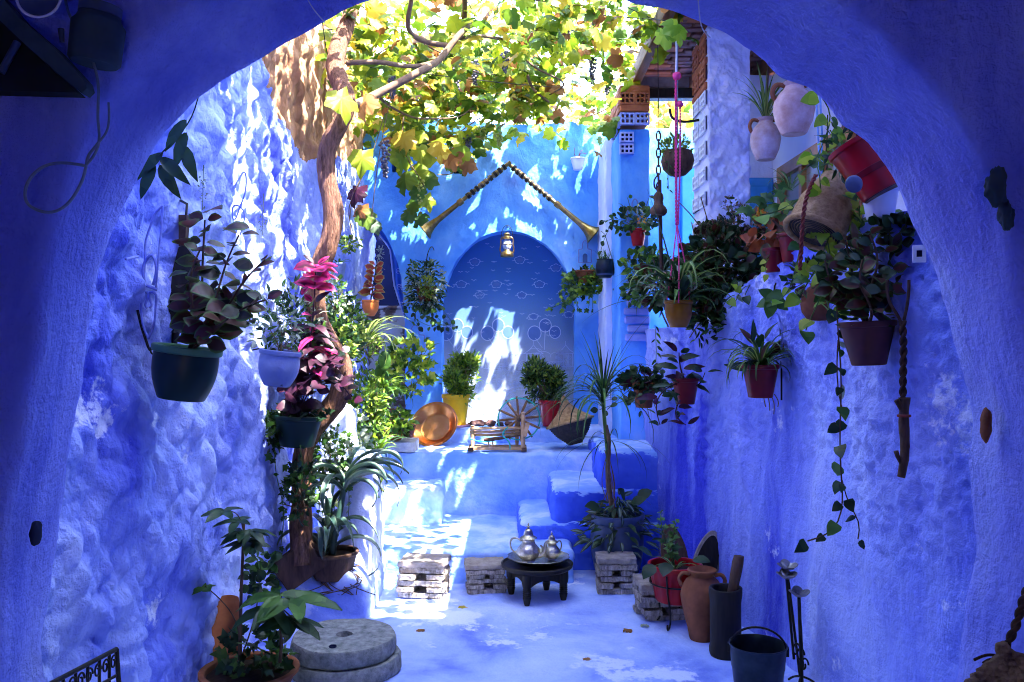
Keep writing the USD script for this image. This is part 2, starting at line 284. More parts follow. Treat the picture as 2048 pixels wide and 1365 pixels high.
# ---------------------------------------------------------------- leaves and plants
def leaf_template(kind):
    """vertices (x across, y along 0..1, z up), faces, edge value"""
    if kind in ('oval', 'heart', 'lance'):
        w = {'oval': .40, 'heart': .44, 'lance': .17}[kind]
        ys = A(0, .1, .3, .55, .8, 1); prof = {'oval': A(0, .5, .95, 1, .6, 0), 'heart': A(.0, .85, 1, .8, .42, 0), 'lance': A(.1, .6, 1, .95, .55, 0)}[kind] * w
        zs = -.25 * (ys - .25) ** 2; V, E = [], []
        for y, p, z in zip(ys, prof, zs):
            for s, e in ((-1, 1), (-.55, .55), (0, 0), (.55, .55), (1, 1)):
                back = .06 if kind == 'heart' and y == .1 and abs(s) == 1 else 0
                V.append((s * p, y - back, z + .35 * abs(s) * p * .5)); E.append(e if 0 < y < 1 else (1 if y == 1 else .3))
        n = 5; f = [(i * n + j, i * n + j + 1, (i + 1) * n + j + 1, (i + 1) * n + j) for i in range(len(ys) - 1) for j in range(n - 1)]
        return np.array(V), tri(f), np.array(E)
    if kind == 'grape' or kind == 'ivy':
        pts = [(0, .02), (.14, -.10), (.36, -.06), (.44, .08), (.40, .18), (.55, .30), (.54, .44), (.42, .52), (.42, .68), (.28, .74), (.16, .80), (.10, .93), (0, 1.0)] if kind == 'grape' else [(0, 0), (.14, -.08), (.40, .06), (.24, .22), (.50, .46), (.22, .52), (0, 1.0)]
        out = pts + [(-x, y) for x, y in pts[-2:0:-1]]; c = (0, .32)
        V = [(c[0], c[1], .03)] + [(x, y, -.16 * (x * x + (y - .35) ** 2) * 2.0 + .04 * ((k * 7) % 3 - 1)) for k, (x, y) in enumerate(out)]
        n = len(out); f = [(0, 1 + k, 1 + (k + 1) % n) for k in range(n)]
        return np.array(V), np.array(f), np.r_[0, np.ones(n)]
    if kind == 'tiny':
        V = A([0, 0, 0], [.28, .45, .05], [0, 1, -.08], [-.28, .45, .05]); return V, np.array([(0, 1, 2), (0, 2, 3)]), A(0, 1, 1, 1)
    if kind == 'needle':
        V = A([-.06, 0, 0], [.06, 0, 0], [0, 1, 0]); return V, np.array([(0, 1, 2)]), A(.5, .5, 1)
def vary(t, seed, amp):
    r = np.random.default_rng(seed); v = t[0].copy(); v[1:] += r.normal(size=v[1:].shape) * A(amp, amp, amp * 1.3); v[:, 2] -= .35 * v[:, 0] ** 2 + .22 * np.clip(v[:, 1] - .4, 0, 1) ** 2 * (seed % 3); return v, t[1], t[2]
TPL = {k: leaf_template(k) for k in ('oval', 'heart', 'lance', 'grape', 'ivy', 'tiny', 'needle')}
for k_, a_ in (('grape', .045), ('oval', .012), ('heart', .018), ('lance', .010), ('ivy', .035)):
    for q_ in range(1, 4): TPL[f'{k_}{q_}'] = vary(TPL[k_], q_, a_)
def leaves(kind, pos, dirs, nrm, size):
    """list of (V, F, edge) when few, used joined or singly"""
    v, f, e = TPL[kind]; pos, dirs, nrm = np.atleast_2d(pos), unit(np.atleast_2d(dirs)), np.atleast_2d(nrm)
    n = len(pos); size = np.broadcast_to(size, (n,)); T = np.stack([TPL[kind][0]] + [TPL[f'{kind}{q}'][0] for q in (1, 2, 3)]) if kind + '1' in TPL else v[None]
    v = T[(np.arange(n) * 7 + int(abs(pos[0, 0]) * 100)) % len(T)]
    x = unit(np.cross(dirs, nrm) + 1e-9); z = np.cross(x, dirs)
    V = pos[:, None] + size[:, None, None] * (v[:, :, :1] * x[:, None] + v[:, :, 1:2] * dirs[:, None] + v[:, :, 2:] * z[:, None])
    return V, f, e
def joined(L):
    V, f, e = L; n, k = V.shape[:2]
    return (V.reshape(-1, 3), (f[None] + (np.arange(n) * k)[:, None, None]).reshape(-1, 3)), np.tile(e, n)
def add_leaves(t, L, mats, most=60, name='leaf', rest='foliage', smooth=True):
    """the largest leaves as parts of their own, the rest joined"""
    V, f, e = L; mats = [mats] if isinstance(mats, str) else mats; n = len(V)
    for i in range(min(n, most)):
        t.add(name, (V[i], f), mats[i % len(mats)], smooth, e)
    if n > most:
        for k, m in enumerate(mats):
            sub = V[most:][k::len(mats)]
            if len(sub):
                g, ed = joined((sub, f, e)); t.add(rest, g, m, smooth, ed, kind='stuff')
def bush(t, c, rad, n, size, mats, kind='tiny', rng=R, shell=.5, most=0, lift=.3, name='leaf'):
    """leaves spread through an uneven volume, pointing outward"""
    d = unit(rng.normal(size=(n, 3))); u = rng.random(n) ** (1 / 3 * (1 - shell) + .12)
    lump = .72 + .56 * meshkit.noise(d * 2.3 + np.asarray(c), 5)
    p = np.asarray(c) + d * (u * lump)[:, None] * np.asarray(rad)
    dirs = unit(d + rng.normal(size=(n, 3)) * .6 + A(0, 0, lift)); nr = unit(rng.normal(size=(n, 3)) + A(0, -.3, 1.0))
    add_leaves(t, leaves(kind, p, dirs, nr, size * rng.uniform(.7, 1.3, n)), mats, most, name=name)
    return p
def twigs(t, base, ends, r=.004, mat='vine_twig', name='stem', sag=.1, rng=R):
    ms = []
    for e in ends:
        b, e = np.asarray(base, float), np.asarray(e, float); m = (b + e) / 2 + rng.normal(size=3) * np.linalg.norm(e - b) * .08 + A(0, 0, sag * np.linalg.norm(e - b))
        ms.append(tube(spline([b, m, e], 7), np.linspace(r, r * .5, 7), 5))
    t.add(name, cat(ms), mat, True)
def blade(base, az, length, width, rise, droop, n=9, tip=.0, kink=0):
    """one arching strap leaf (V, F, edge)"""
    s = np.linspace(0, 1, n); h = A(math.cos(az), math.sin(az), 0)
    ang = rise - droop * s ** 1.4; dx = np.cos(ang) * length / (n - 1); dz = np.sin(ang) * length / (n - 1)
    xs, zs = np.r_[0, np.cumsum(dx[:-1])], np.r_[0, np.cumsum(dz[:-1])]
    p = np.asarray(base) + h * xs[:, None] + A(0, 0, 1) * zs[:, None]; sd_ = A(-h[1], h[0], 0)
    p = p + sd_ * (kink * s ** 2)[:, None]
    w = width / 2 * np.minimum(1, 1.25 * (1 - s ** 2.2) + .0) * (.55 + .45 * np.minimum(1, s * 5)); w[-1] = width * .03
    t_ = unit(np.gradient(p, axis=0)); up = np.cross(t_, sd_)
    V = np.vstack([p - sd_ * w[:, None] + up * (w * .35)[:, None], p, p + sd_ * w[:, None] + up * (w * .35)[:, None]])
    i = np.arange(n - 1); f = np.vstack([np.stack([i, i + 1, n + i + 1, n + i], 1), np.stack([n + i, n + i + 1, 2 * n + i + 1, 2 * n + i], 1)])
    return V, tri(f), np.r_[np.ones(n), np.zeros(n), np.ones(n)]
def strap_plant(t, base, n, length, width, mat, rng=R, rise=(.6, 1.5), droop=(1.2, 2.6), az=(0, 2 * PI), name='leaf', most=80):
    mats = [mat] if isinstance(mat, str) else mat
    for i in range(n):
        a = rng.uniform(*az); l = length * rng.uniform(.6, 1.15)
        V, f, e = blade(np.asarray(base) + A(math.cos(a), math.sin(a), 0) * .012, a, l, width * rng.uniform(.7, 1.2), rng.uniform(*rise), rng.uniform(*droop), kink=rng.normal() * .05 * length)
        t.add(name, (V, f), mats[i % len(mats)], True, e)
def trail(t, pts, size, mats, kind='heart', step=.07, rng=R, r=.0025, stem='leaf_green', most=60, splay=.7):
    p = spline(pts, max(8, int(np.linalg.norm(np.diff(np.asarray(pts, float), axis=0), axis=1).sum() / .04)))
    t.add('stem', tube(p, r, 5), stem, True)
    L = np.linalg.norm(np.diff(p, axis=0), axis=1).sum(); n = max(2, int(L / step)); k = np.linspace(0, len(p) - 1, n).astype(int)
    tg = unit(np.gradient(p, axis=0))[k]; side = unit(rng.normal(size=(n, 3)) * A(1, .6, .3)) 
    dirs = unit(side * splay + tg * .5 + A(0, 0, -.35)); pos = p[k] + dirs * .01
    nr = unit(A(0, -.9, .55) + rng.normal(size=(n, 3)) * .45)
    add_leaves(t, leaves(kind, pos, dirs, nr, size * rng.uniform(.65, 1.25, n)), mats, most)
def whorl_stem(t, pts, size, mats, kind='oval', step=.05, pairs=2, rng=R, r=.005, stem='leaf_green', most=80, droop=.1, start=.25):
    """an upright stem with leaves in pairs or whorls"""
    p = spline(pts, 14); t.add('stem', tube(p, np.linspace(r, r * .55, 14), 6), stem, True)
    L = np.linalg.norm(np.diff(p, axis=0), axis=1).sum(); n = max(2, int(L * (1 - start) / step)); pos, dirs, sz = [], [], []
    for i in range(n + 1):
        s = start + (1 - start) * i / n; k = min(13, int(s * 13)); b = p[k] + (p[min(13, k + 1)] - p[k]) * (s * 13 - k); a0 = i * 1.35 + rng.uniform(0, .6)
        for j in range(pairs):
            a = a0 + j * 2 * PI / pairs + rng.uniform(-.2, .2); pos.append(b); dirs.append((math.cos(a), math.sin(a), rng.uniform(-.35, .35) - droop + .5 * s)); sz.append(size * rng.uniform(.75, 1.15) * (1 - .35 * max(0, s - .6) / .4))
    dirs = unit(np.array(dirs)); nr = unit(A(0, -.85, .65) + rng.normal(size=(len(dirs), 3)) * .3)
    add_leaves(t, leaves(kind, np.array(pos) + dirs * size * .12, dirs, nr, np.array(sz)), mats, most)
def pot(t, c, r, h, mat, r0=None, rim=.022, soil=True, n=28, rot=None, flute=0, bulge=.0, rimmat=None):
    """c: centre of the base"""
    r0 = r * .66 if r0 is None else r0; z = lambda k: k * h
    body = [(0, 0), (r0 * .96, 0), (r0, h * .02)] + [(r0 + (r * .95 - r0) * k + bulge * r * math.sin(PI * k), h * (.02 + .84 * k)) for k in np.linspace(.1, 1, 8)]
    md = (lambda a, i: 1 + flute * np.cos(16 * a) * (1 if 2 < i < 10 else 0)) if flute else None
    inn = [(r * .93, h * .87), (r * .90, h * .86), (r * .85, h * .80), (0, h * .80)]
    fm = lambda m: xf(m, rot, c)
    t.add('pot', fm(lathe(body, 64 if flute else n, md)), mat, 40)
    t.add('rim', fm(lathe([(r * .94, h * .86), (r, h * .87), (r * 1.03, h * .90), (r * 1.03, h * .98), (r, h), (r * .93, h), (r * .90, h * .97), (r * .89, h * .80)], n)), rimmat or mat, 40)
    if soil: t.add('soil', fm(lathe([(r * .89, h * .80), (r * .6, h * .83), (0.001, h * .85)], n)), 'soil', True)
    top = A(0, 0, h * .85); top = top if rot is None else rot @ top
    return np.asarray(c) + top

# ================================================================ THE SETTING
solo('ground', grid(lambda u, v: np.stack([(u - .5) * 240, (v - .5) * 240, np.full_like(u, -.12)], 1), 3, 3), 'ochre_stone', kind='structure')
def floor_fn(u, v):
    x, y = -2.6 + 5.2 * u, -3.2 + 11.2 * v; p = np.stack([x * 1.3, y * 1.3, x * 0], 1)
    return np.stack([x, y, (meshkit.fbm(p, 4, 3) - .5) * .035], 1)
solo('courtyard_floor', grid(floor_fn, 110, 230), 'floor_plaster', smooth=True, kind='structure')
solo('lower_step', rbox((-1.75, 6.16, -.2), (.45, 7.9, .237), .045, e=.03, amp=.018, seed=21), 'platform_plaster', smooth=True, kind='structure')
solo('side_step', rbox((-1.75, 7.02, .0), (-.58, 7.9, .55), .06, e=.03, amp=.016, seed=22), 'platform_plaster', smooth=True, kind='structure')
solo('raised_platform', rbox((-1.75, 7.42, .0), (1.15, 8.9, .78), .035, e=.03, amp=.014, seed=23), 'platform_plaster', smooth=True, kind='structure')
solo('back_ledge', rbox((-.72, 8.14, .6), (1.15, 8.9, .923), .03, amp=.008, seed=24), 'platform_plaster', smooth=True, kind='structure')
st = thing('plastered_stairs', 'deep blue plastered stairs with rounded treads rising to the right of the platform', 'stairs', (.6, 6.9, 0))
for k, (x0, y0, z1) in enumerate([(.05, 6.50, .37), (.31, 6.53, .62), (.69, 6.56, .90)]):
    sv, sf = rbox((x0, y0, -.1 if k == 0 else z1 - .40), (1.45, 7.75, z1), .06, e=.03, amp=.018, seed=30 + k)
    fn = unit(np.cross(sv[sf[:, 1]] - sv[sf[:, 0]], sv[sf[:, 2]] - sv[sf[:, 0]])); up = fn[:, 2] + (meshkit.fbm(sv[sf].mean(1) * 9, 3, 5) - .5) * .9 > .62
    sp_ = st.add('step', (sv, sf[~up]), 'deep_plaster', True); sp_.add('worn_skylit_tread', (sv, sf[up]), 'platform_plaster', True)  # paler up-facing faces: paint wear plus skylight put into the colour

# ---- arch
FAR = [(60, 1700), (100, 1400), (105, 1365), (110, 1200), (122, 1050), (130, 950), (150, 850), (165, 760), (183, 640), (196, 560), (228, 470), (268, 396), (310, 320), (344, 268), (390, 218), (427, 186), (472, 155), (537, 114), (620, 65), (651, 45), (700, 22), (760, -4), (860, -34), (1030, -55), (1180, -30), (1269, 14), (1348, 31), (1403, 55), (1448, 72), (1493, 100), (1530, 124), (1565, 158), (1617, 179), (1648, 207), (1682, 255), (1737, 296), (1768, 337), (1806, 410), (1837, 470), (1862, 535), (1880, 600), (1900, 680), (1920, 760), (1938, 840), (1931, 915), (1940, 1000), (1945, 1080), (1925, 1190), (1918, 1290), (1912, 1365), (1915, 1700)]
NEAR = [(-40, 1850), (-16, 1365), (2, 1060), (33, 900), (60, 700), (76, 540), (96, 440), (135, 335), (178, 235), (232, 150), (300, 70), (400, -20), (520, -110), (700, -200), (1030, -265), (1300, -215), (1500, -130), (1610, -60), (1690, 0), (1765, 70), (1850, 150), (1915, 230), (1966, 310), (2000, 395), (2022, 480), (2042, 600), (2062, 760), (2078, 1000), (2088, 1365), (2095, 1850)]
DF, DN = 3.10, 2.70
def radial(pts, th):
    p = np.array(pts, float); a = np.unwrap(np.arctan2(700 - p[:, 1], p[:, 0] - 1030)); r = np.hypot(p[:, 0] - 1030, p[:, 1] - 700)
    o = np.argsort(a); return np.interp(th, a[o], r[o])
def ring_angle(pts):
    p = np.array(pts, float); a = np.unwrap(np.arctan2(700 - p[:, 1], p[:, 0] - 1030)); return a[0], a[-1]
nt = 420; tt = np.linspace(0, 1, nt)
a0, a1 = ring_angle(FAR); thF = a0 + (a1 - a0) * tt
a0, a1 = ring_angle(NEAR); thN = a0 + (a1 - a0) * tt
rF, rN = radial(FAR, thF), radial(NEAR, thN)
fx, fz = (1030 + rF * np.cos(thF) - 1024) / F * DF, H + (682 - 700 + rF * np.sin(thF)) / F * DF
nx, nz = (1030 + rN * np.cos(thN) - 1024) / F * DN, H + (682 - 700 + rN * np.sin(thN)) / F * DN
cols = []
def outward(x, z, k): return x * k, (z - 1.2) * k + 1.2
for k, y in ((1.9, DF), (1.4, DF), (1.15, DF), (1.04, DF), (1.012, DF - .006)):
    X, Z = outward(fx, fz, k); cols.append(np.stack([np.clip(X, -3.2, 3.2), np.full(nt, y), np.clip(Z, -.15, 4.2)], 1))
for s in np.linspace(0, 1, 16):
    y = DF - .02 + (DN + .05 - DF + .02) * s; cols.append(np.stack([fx + (nx - fx) * s, np.full(nt, y), fz + (nz - fz) * s], 1))
for k, y in ((1.006, DN + .028), (1.018, DN + .012), (1.04, DN + .003)) + tuple((1.04 + .03 * i + .004 * i * i, DN) for i in range(1, 16)):
    X, Z = outward(nx, nz, k); cols.append(np.stack([np.clip(X, -3.2, 3.2), np.full(nt, y), np.clip(Z, -.15, 4.2)], 1))
V = np.stack(cols, 1); nc = V.shape[1]; Vf = V.reshape(-1, 3)
w = np.clip((np.abs(np.arange(nc) - 13) < 12), .5, 1)[None, :].repeat(nt, 0).ravel()
dn = np.stack([meshkit.fbm(Vf * A(3, 3, 1.6) + k * 11, 4, 40 + k) - .5 for k in range(3)], 1)
dn2 = np.stack([meshkit.fbm(Vf * A(9, 4, 5) + k * 17, 3, 50 + k) - .5 for k in range(3)], 1)
Vf = Vf + dn * A(.07, .05, .05) * w[:, None] + dn2 * .022 * w[:, None]
i, j = np.meshgrid(np.arange(nt - 1), np.arange(nc - 1), indexing='ij')
fa = tri(np.stack([i * nc + j, i * nc + j + 1, (i + 1) * nc + j + 1, (i + 1) * nc + j], -1).reshape(-1, 4))
ar = thing('arch_wall', 'rough blue plastered archway framing the courtyard, nearest to the viewer', 'archway', (0, 2.9, 0))
ar.add('arch', (Vf, fa), 'arch_plaster', True)
# bare stone showing through the jamb, and small dark holes in the plaster
def lump(c, r, seed, amp=.35, sub=2):
    v, f = sphere((0, 0, 0), (1, 1, 1), sub); v = v * (1 + amp * (meshkit.fbm(v * 1.6 + seed, 3, seed) - .5) * 2)[:, None]
    return v * np.asarray(r) + np.asarray(c), f
ar.add('bare_stone', lump(P(1972, 850, 2.93), (.018, .022, .055), 3), 'terracotta_old', True, label='patch of bare brown stone in the right jamb')
ar.add('hole', lump(P(72, 1065, 2.84), (.014, .03, .042), 4), 'dark_void', True, label='dark hole in the left jamb')
ar.add('moss', lump(P(1992, 372, 2.70), (.032, .02, .06), 5, .6, 3), 'board_teal', True, label='dark tuft in a crack of the right side')
ar.add('moss', lump(P(2012, 430, 2.70), (.022, .02, .045), 6, .6, 3), 'board_teal', True)
pw = thing('passage_walls', 'dark blue walls of the passage the view is taken from', 'wall', (0, 0, 0))
pw.add('wall', bx((-4.2, -3.2, -.1), (-2.55, 2.68, 4.1)), 'passage_plaster', False); pw.add('wall', bx((2.55, -3.2, -.1), (4.2, 2.68, 4.1)), 'passage_plaster', False)
for lo, hi in (((-2.6, -3.4, -.1), (-.35, -3.2, 4.1)), ((.35, -3.4, -.1), (2.6, -3.2, 4.1)), ((-.35, -3.4, 1.45), (.35, -3.2, 4.1))): pw.add('wall', bx(lo, hi), 'passage_plaster', False)  # unseen rear wall; its doorway gap is added to let fill light in
pw.add('ceiling', bx((-4.2, -3.4, 3.9), (7.0, 2.95, 7.4)), 'passage_plaster', False)
pw.add('wall', bx((3.1, 2.70, -.1), (7.0, 3.05, 4.1)), 'passage_plaster', False)
pw.add('wall', bx((-4.2, 2.70, -.1), (-3.1, 3.05, 4.1)), 'passage_plaster', False)

# ---- left wall
lx = lambda y: np.interp(y, (2.9, 3.1, 3.5, 4.0, 4.6, 5.5, 9.3), (-1.74, -1.71, -1.61, -1.52, -1.465, -1.44, -1.44))
def left_fn(u, v):
    y, z = 2.9 + 6.4 * u, -.1 + 5.5 * v; p = np.stack([y * 0, y, z], 1)
    d = (meshkit.fbm(p * A(1, 2.0, 1.1), 3, 60) - .5) * .17 + (meshkit.fbm(p * A(1, 7, 3.6) + 3, 3, 61) - .5) * .115 + np.abs(meshkit.fbm(p * A(1, 11, 6) + 5, 2, 67) - .5) * .125 + np.abs(meshkit.fbm(p * A(1, 20, 10), 2, 62) - .5) * .045 + (meshkit.fbm(p * A(1, 48, 30), 2, 64) - .5) * .010
    far = np.clip((y - 4.9) / 1.2, 0, 1); d = d * (1 - .35 * far) + far * (meshkit.fbm(p * A(1, 12, 1.3) + 7, 3, 63) - .5) * .085
    return np.stack([lx(y) + d - .055 + .02 * np.clip(.8 - z, 0, 1), y, z], 1)
lv, lf = grid(left_fn, 760, 480)
cz = lv[lf].mean(1); line = np.interp(cz[:, 1], (2.9, 4.9, 5.4, 6.1, 7.2, 8.6), (4.0, 3.55, 3.2, 3.0, 3.3, 3.6)) + (meshkit.fbm(cz * A(1, 6, 1.5), 3, 66) - .5) * .35
lw = thing('left_wall', 'tall lumpy pale blue plastered wall with bare mud above, left of the courtyard', 'wall', (-1.5, 6, 0))
lw.add('painted_plaster', (lv, lf[cz[:, 2] <= line]), 'left_plaster', True); lw.add('bare_mud', (lv, lf[cz[:, 2] > line]), 'mud_plaster', True)
lw.add('core', bx((-2.4, 2.75, -.1), (-1.86, 9.3, 5.35)), 'mud_plaster', False)
# ---- planter against the left wall
pl = thing('plastered_planter', 'rounded pale blue plastered planter built against the left wall', 'planter', (-1.2, 5.8, 0))
def scallop(m, amp=.05):
    v, f = m; top = np.clip((v[:, 2] - .1) / .15, 0, 1); v = v + top[:, None] * A(0, 0, 1) * ((np.cos((v[:, 0] + 1.02) * 22) * amp) - amp * .5)[:, None]; return v, f
pl.add('trough', scallop(rbox((-1.75, 5.26, -.1), (-.90, 6.2, .30), .07, e=.035, amp=.015, seed=71), .035), 'floor_plaster', True)
pl.add('post', rbox((-1.13, 5.52, .1), (-.915, 6.15, .98), .09, e=.035, amp=.02, seed=72), 'pale_plaster', True)
pl.add('post', rbox((-1.36, 5.9, .1), (-1.10, 6.15, 1.32), .10, e=.04, amp=.02, seed=73), 'pale_plaster', True)

# ---- right wall
rxs = lambda y: np.interp(y, (2.95, 3.1, 3.6, 4.37, 5.0, 5.53, 6.1, 6.6, 7.35), (1.75, 1.72, 1.60, 1.55, 1.46, 1.35, 1.22, 1.09, 1.13))
rzt = lambda y: np.interp(y, (2.95, 3.5, 4.3, 4.9, 5.35, 5.50, 5.60, 6.6, 7.35), (2.32, 2.28, 2.26, 2.16, 2.06, 2.03, 1.86, 1.84, 1.84))
def right_fn(u, v):
    y = 2.95 + 4.4 * u; X, Z = rxs(y), rzt(y); s = v * 1.0
    # up the face (0..0.8), over the rounded top, down the back
    x = np.where(s < .8, X, X + np.clip((s - .82) / .10, 0, 1) * .30); z = np.where(s < .8, -.1 + (Z + .1) * np.clip(s / .79, 0, 1), np.where(s < .92, Z + .015 * np.sin(np.clip((s - .8) / .12, 0, 1) * PI), Z - (s - .92) / .08 * .95))
    p = np.stack([x * .6, y, z], 1)
    d = (meshkit.fbm(p * A(1, 1.3, .8), 3, 80) - .5) * .16 + (meshkit.fbm(p * A(1, 4.5, 1.6) + 5, 3, 81) - .5) * .05
    up = np.clip((z - .95 - .25 * np.sin(y * 3)) / .3, 0, 1); d = d + (.25 + .75 * up) * (meshkit.fbm(p * A(4, 24, 20), 3, 82) - .5) * .055 + np.abs(meshkit.fbm(p * A(1, 7, 3) + 5, 2, 84) - .5) * .06
    return np.stack([x - (d - .012) * np.where(s < .86, 1, .3) , y, z + (meshkit.fbm(p * 4, 3, 83) - .5) * .03 * (s > .7)], 1)
rw = thing('right_wall', 'thick uneven blue plastered wall with hanging pots, right of the courtyard', 'wall', (1.5, 5, 0))
rw.add('plaster', grid(right_fn, 420, 420), 'right_plaster', True)
solo('terrace', tm(trimesh.creation.extrude_polygon(Polygon([(2.05, 2.9), (1.95, 3.6), (1.82, 4.6), (1.66, 5.5), (1.42, 6.6), (1.40, 8.3), (4.5, 8.3), (4.5, 2.9)]), 1.28, engine='earcut')), 'azure_plaster', smooth=False, kind='structure')

# ---- back wall with its two niches
def arc(cx, cz, rx, rz, a0, a1, n): return [(cx + rx * math.cos(a), cz + rz * math.sin(a)) for a in np.linspace(a0, a1, n)]
YB = 8.5
niche = Polygon([(-.70, .86)] + [(-.70, 2.0)] + arc(-.035, 2.05, .665, .80, PI, 0, 30) + [(.63, 2.0), (.63, .86)])
leftn = Polygon([(-1.80, .70), (-1.80, 2.93), (-1.44, 2.93)] + arc(-1.44, 1.88, .375, 1.05, PI / 2, 0, 16) + [(-1.065, .70)])
hole1, hole2 = sbox(-1.20, 3.43, -1.10, 3.52), sbox(-.60, 3.42, -.46, 3.50)
shape = Polygon([(-1.9, .5), (1.25, .5), (1.25, 3.86), (.6, 3.93), (0, 3.90), (-.8, 3.97), (-1.9, 3.92)]).difference(niche).difference(leftn).difference(hole1).difference(hole2)
m = trimesh.creation.extrude_polygon(shape, .26, engine='earcut'); v = np.array(m.vertices); v = np.stack([v[:, 0], YB + .26 - v[:, 2], v[:, 1]], 1)
m = trimesh.Trimesh(v, np.array(m.faces)[:, ::-1]).subdivide_to_size(.05, max_iter=16); m.merge_vertices(); v = np.array(m.vertices)
v = v + np.stack([(meshkit.fbm(v * 4 + k * 5, 4, 90 + k) - .5) * s for k, s in enumerate((.03, .05, .03))], 1) + np.stack([v[:, 0] * 0, (meshkit.fbm(v * 13, 3, 95) - .5) * .022, v[:, 0] * 0], 1)
bw = thing('back_wall', 'azure plastered end wall with an arched niche, facing the viewer', 'wall', (0, YB, 0))
bw.add('plaster', (v, np.array(m.faces)), 'azure_plaster', 30)
bw.add('shade_backing', bx((-1.9, YB + .62, .4), (-.9, YB + .70, 3.3)), 'dark_void', False)  # near-black sheet closing the niche, its shade put into the colour
bw.add('shade_backing', bx((-1.25, YB + .27, 3.3), (-.4, YB + .33, 3.6)), 'dark_void', False)  # likewise for the shade inside the two small wall holes
mu = thing('painted_panel', 'dark blue niche panel drawn with pale clouds, birds, trees and pagodas', 'mural', (0, YB + .24, 1.5))
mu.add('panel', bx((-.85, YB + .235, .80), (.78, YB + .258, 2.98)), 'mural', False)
YM = YB + .232
rib, fil = [], []
def line(pts, w=.007):
    w = w * .72; p = np.array([(x, YM, z) for x, z in pts]); rib.append(ribbon(p, w, A(0, -1, 0)))
def disc(cx, cz, rx, rz, n=14):
    a = np.arange(n) * 2 * PI / n; fil.append((np.vstack([[(cx, YM + .0015, cz)], np.stack([cx + rx * np.cos(a), np.full(n, YM + .0015), cz + rz * np.sin(a)], 1)]), np.array([(0, 1 + k, 1 + (k + 1) % n) for k in range(n)])))
def circ(cx, cz, rx, rz, a0=0, a1=2 * PI, w=.007, n=12): line(arc(cx, cz, rx, rz, a0, a1, n), w)
def inside(x, z): 
    from shapely.geometry import Point
    return niche.buffer(-.03).contains(Point(x, z))
def cloud(x, z, s=.055):
    disc(x, z, s * .8, s * .5)
    for a in range(5): circ(x + s * .72 * math.cos(a * 1.257 + .3), z + s * .45 * math.sin(a * 1.257 + .3), s * .52, s * .42, a * 1.257 + .3 - 1.25, a * 1.257 + .3 + 1.25, .006, 12)
    circ(x + s * 1.5, z - s * .1, s * .5, s * .25, .5, 3, .005, 6); circ(x - s * 1.3, z - s * .3, s * .4, s * .2, .5, 3, .005, 6)
def bird(x, z, s=.025): line([(x - s, z + s * .5), (x - s * .5, z + s * .55), (x, z), (x + s * .5, z + s * .55), (x + s, z + s * .4)], .005)
def tree(x, z):
    for dx, dz, r in ((0, .13, .062), (-.11, .05, .068), (.10, .06, .058)): disc(x + dx, z + dz, r, r * 1.08, 16); circ(x + dx, z + dz, r, r * 1.1, w=.009, n=18)
    line([(x, z + .08), (x - .01, z - .12)], .008); line([(x - .1, z), (x - .03, z - .1)], .006)
def pagoda(x, z):
    line([(x - .1, z), (x - .04, z + .04), (x, z + .09), (x + .04, z + .04), (x + .1, z)], .009); line([(x - .1, z), (x + .1, z)], .008); line([(x, z + .09), (x, z + .13)], .006)
    for dx in (-.07, -.025, .025, .07): line([(x + dx, z), (x + dx, z - .13)], .008)
    line([(x - .09, z - .13), (x + .09, z - .13)], .008); circ(x, z - .10, .022, .04, 0, PI, .006, 7)
def bridge(x, z):
    circ(x, z, .15, .07, .2, PI - .2, .008); circ(x, z - .035, .15, .07, .2, PI - .2, .006)
    for k in np.linspace(-.11, .11, 7): line([(x + k, z + .025), (x + k, z + .06 - abs(k) * .2)], .005)
def flower(x, z, s=.02):
    for a in range(5): circ(x + s * .8 * math.cos(a * 1.257), z + s * .8 * math.sin(a * 1.257), s * .55, s * .5, n=7, w=.005)
r2 = np.random.default_rng(5)
for x, z in [(-.38, 2.56), (.08, 2.58), (.45, 2.5), (-.16, 2.33), (.28, 2.33), (-.52, 2.33), (-.33, 2.22), (.10, 2.22), (.52, 2.24), (.22, 2.0), (.58, 2.02)]:
    if inside(x, z): cloud(x, z, .045 if z > 2.25 else .04)
for k in range(70):
    x, z = r2.uniform(-.66, .58), r2.uniform(1.78, 2.75)
    if inside(x, z): bird(x, z, r2.uniform(.018, .028))
for x in (-.56, -.14, .34): tree(x, 1.78)
for x, z in ((-.52, 1.62), (-.20, 1.60), (.22, 1.62), (.55, 1.62)): pagoda(x, z)
for x, z in ((-.5, 1.42), (-.1, 1.42), (.34, 1.40), (.1, 1.22)): bridge(x, z)
for k in range(260):
    x, z = r2.uniform(-.66, .59), .95 + .72 * r2.random() ** 1.2
    if inside(x, z): flower(x, z, r2.uniform(.010, .02))
for k in range(90):
    x, z = r2.uniform(-.62, .55), r2.uniform(.95, 1.65); s = r2.uniform(.04, .10); a = r2.uniform(0, 2)
    circ(x, z, s, s * .6, a, a + 2.2, .005, 9)
mu.add('drawing', cat(rib), 'mural_line', False, kind='stuff'); mu.add('drawing_fill', cat(fil), 'mural_fill', False, kind='stuff')
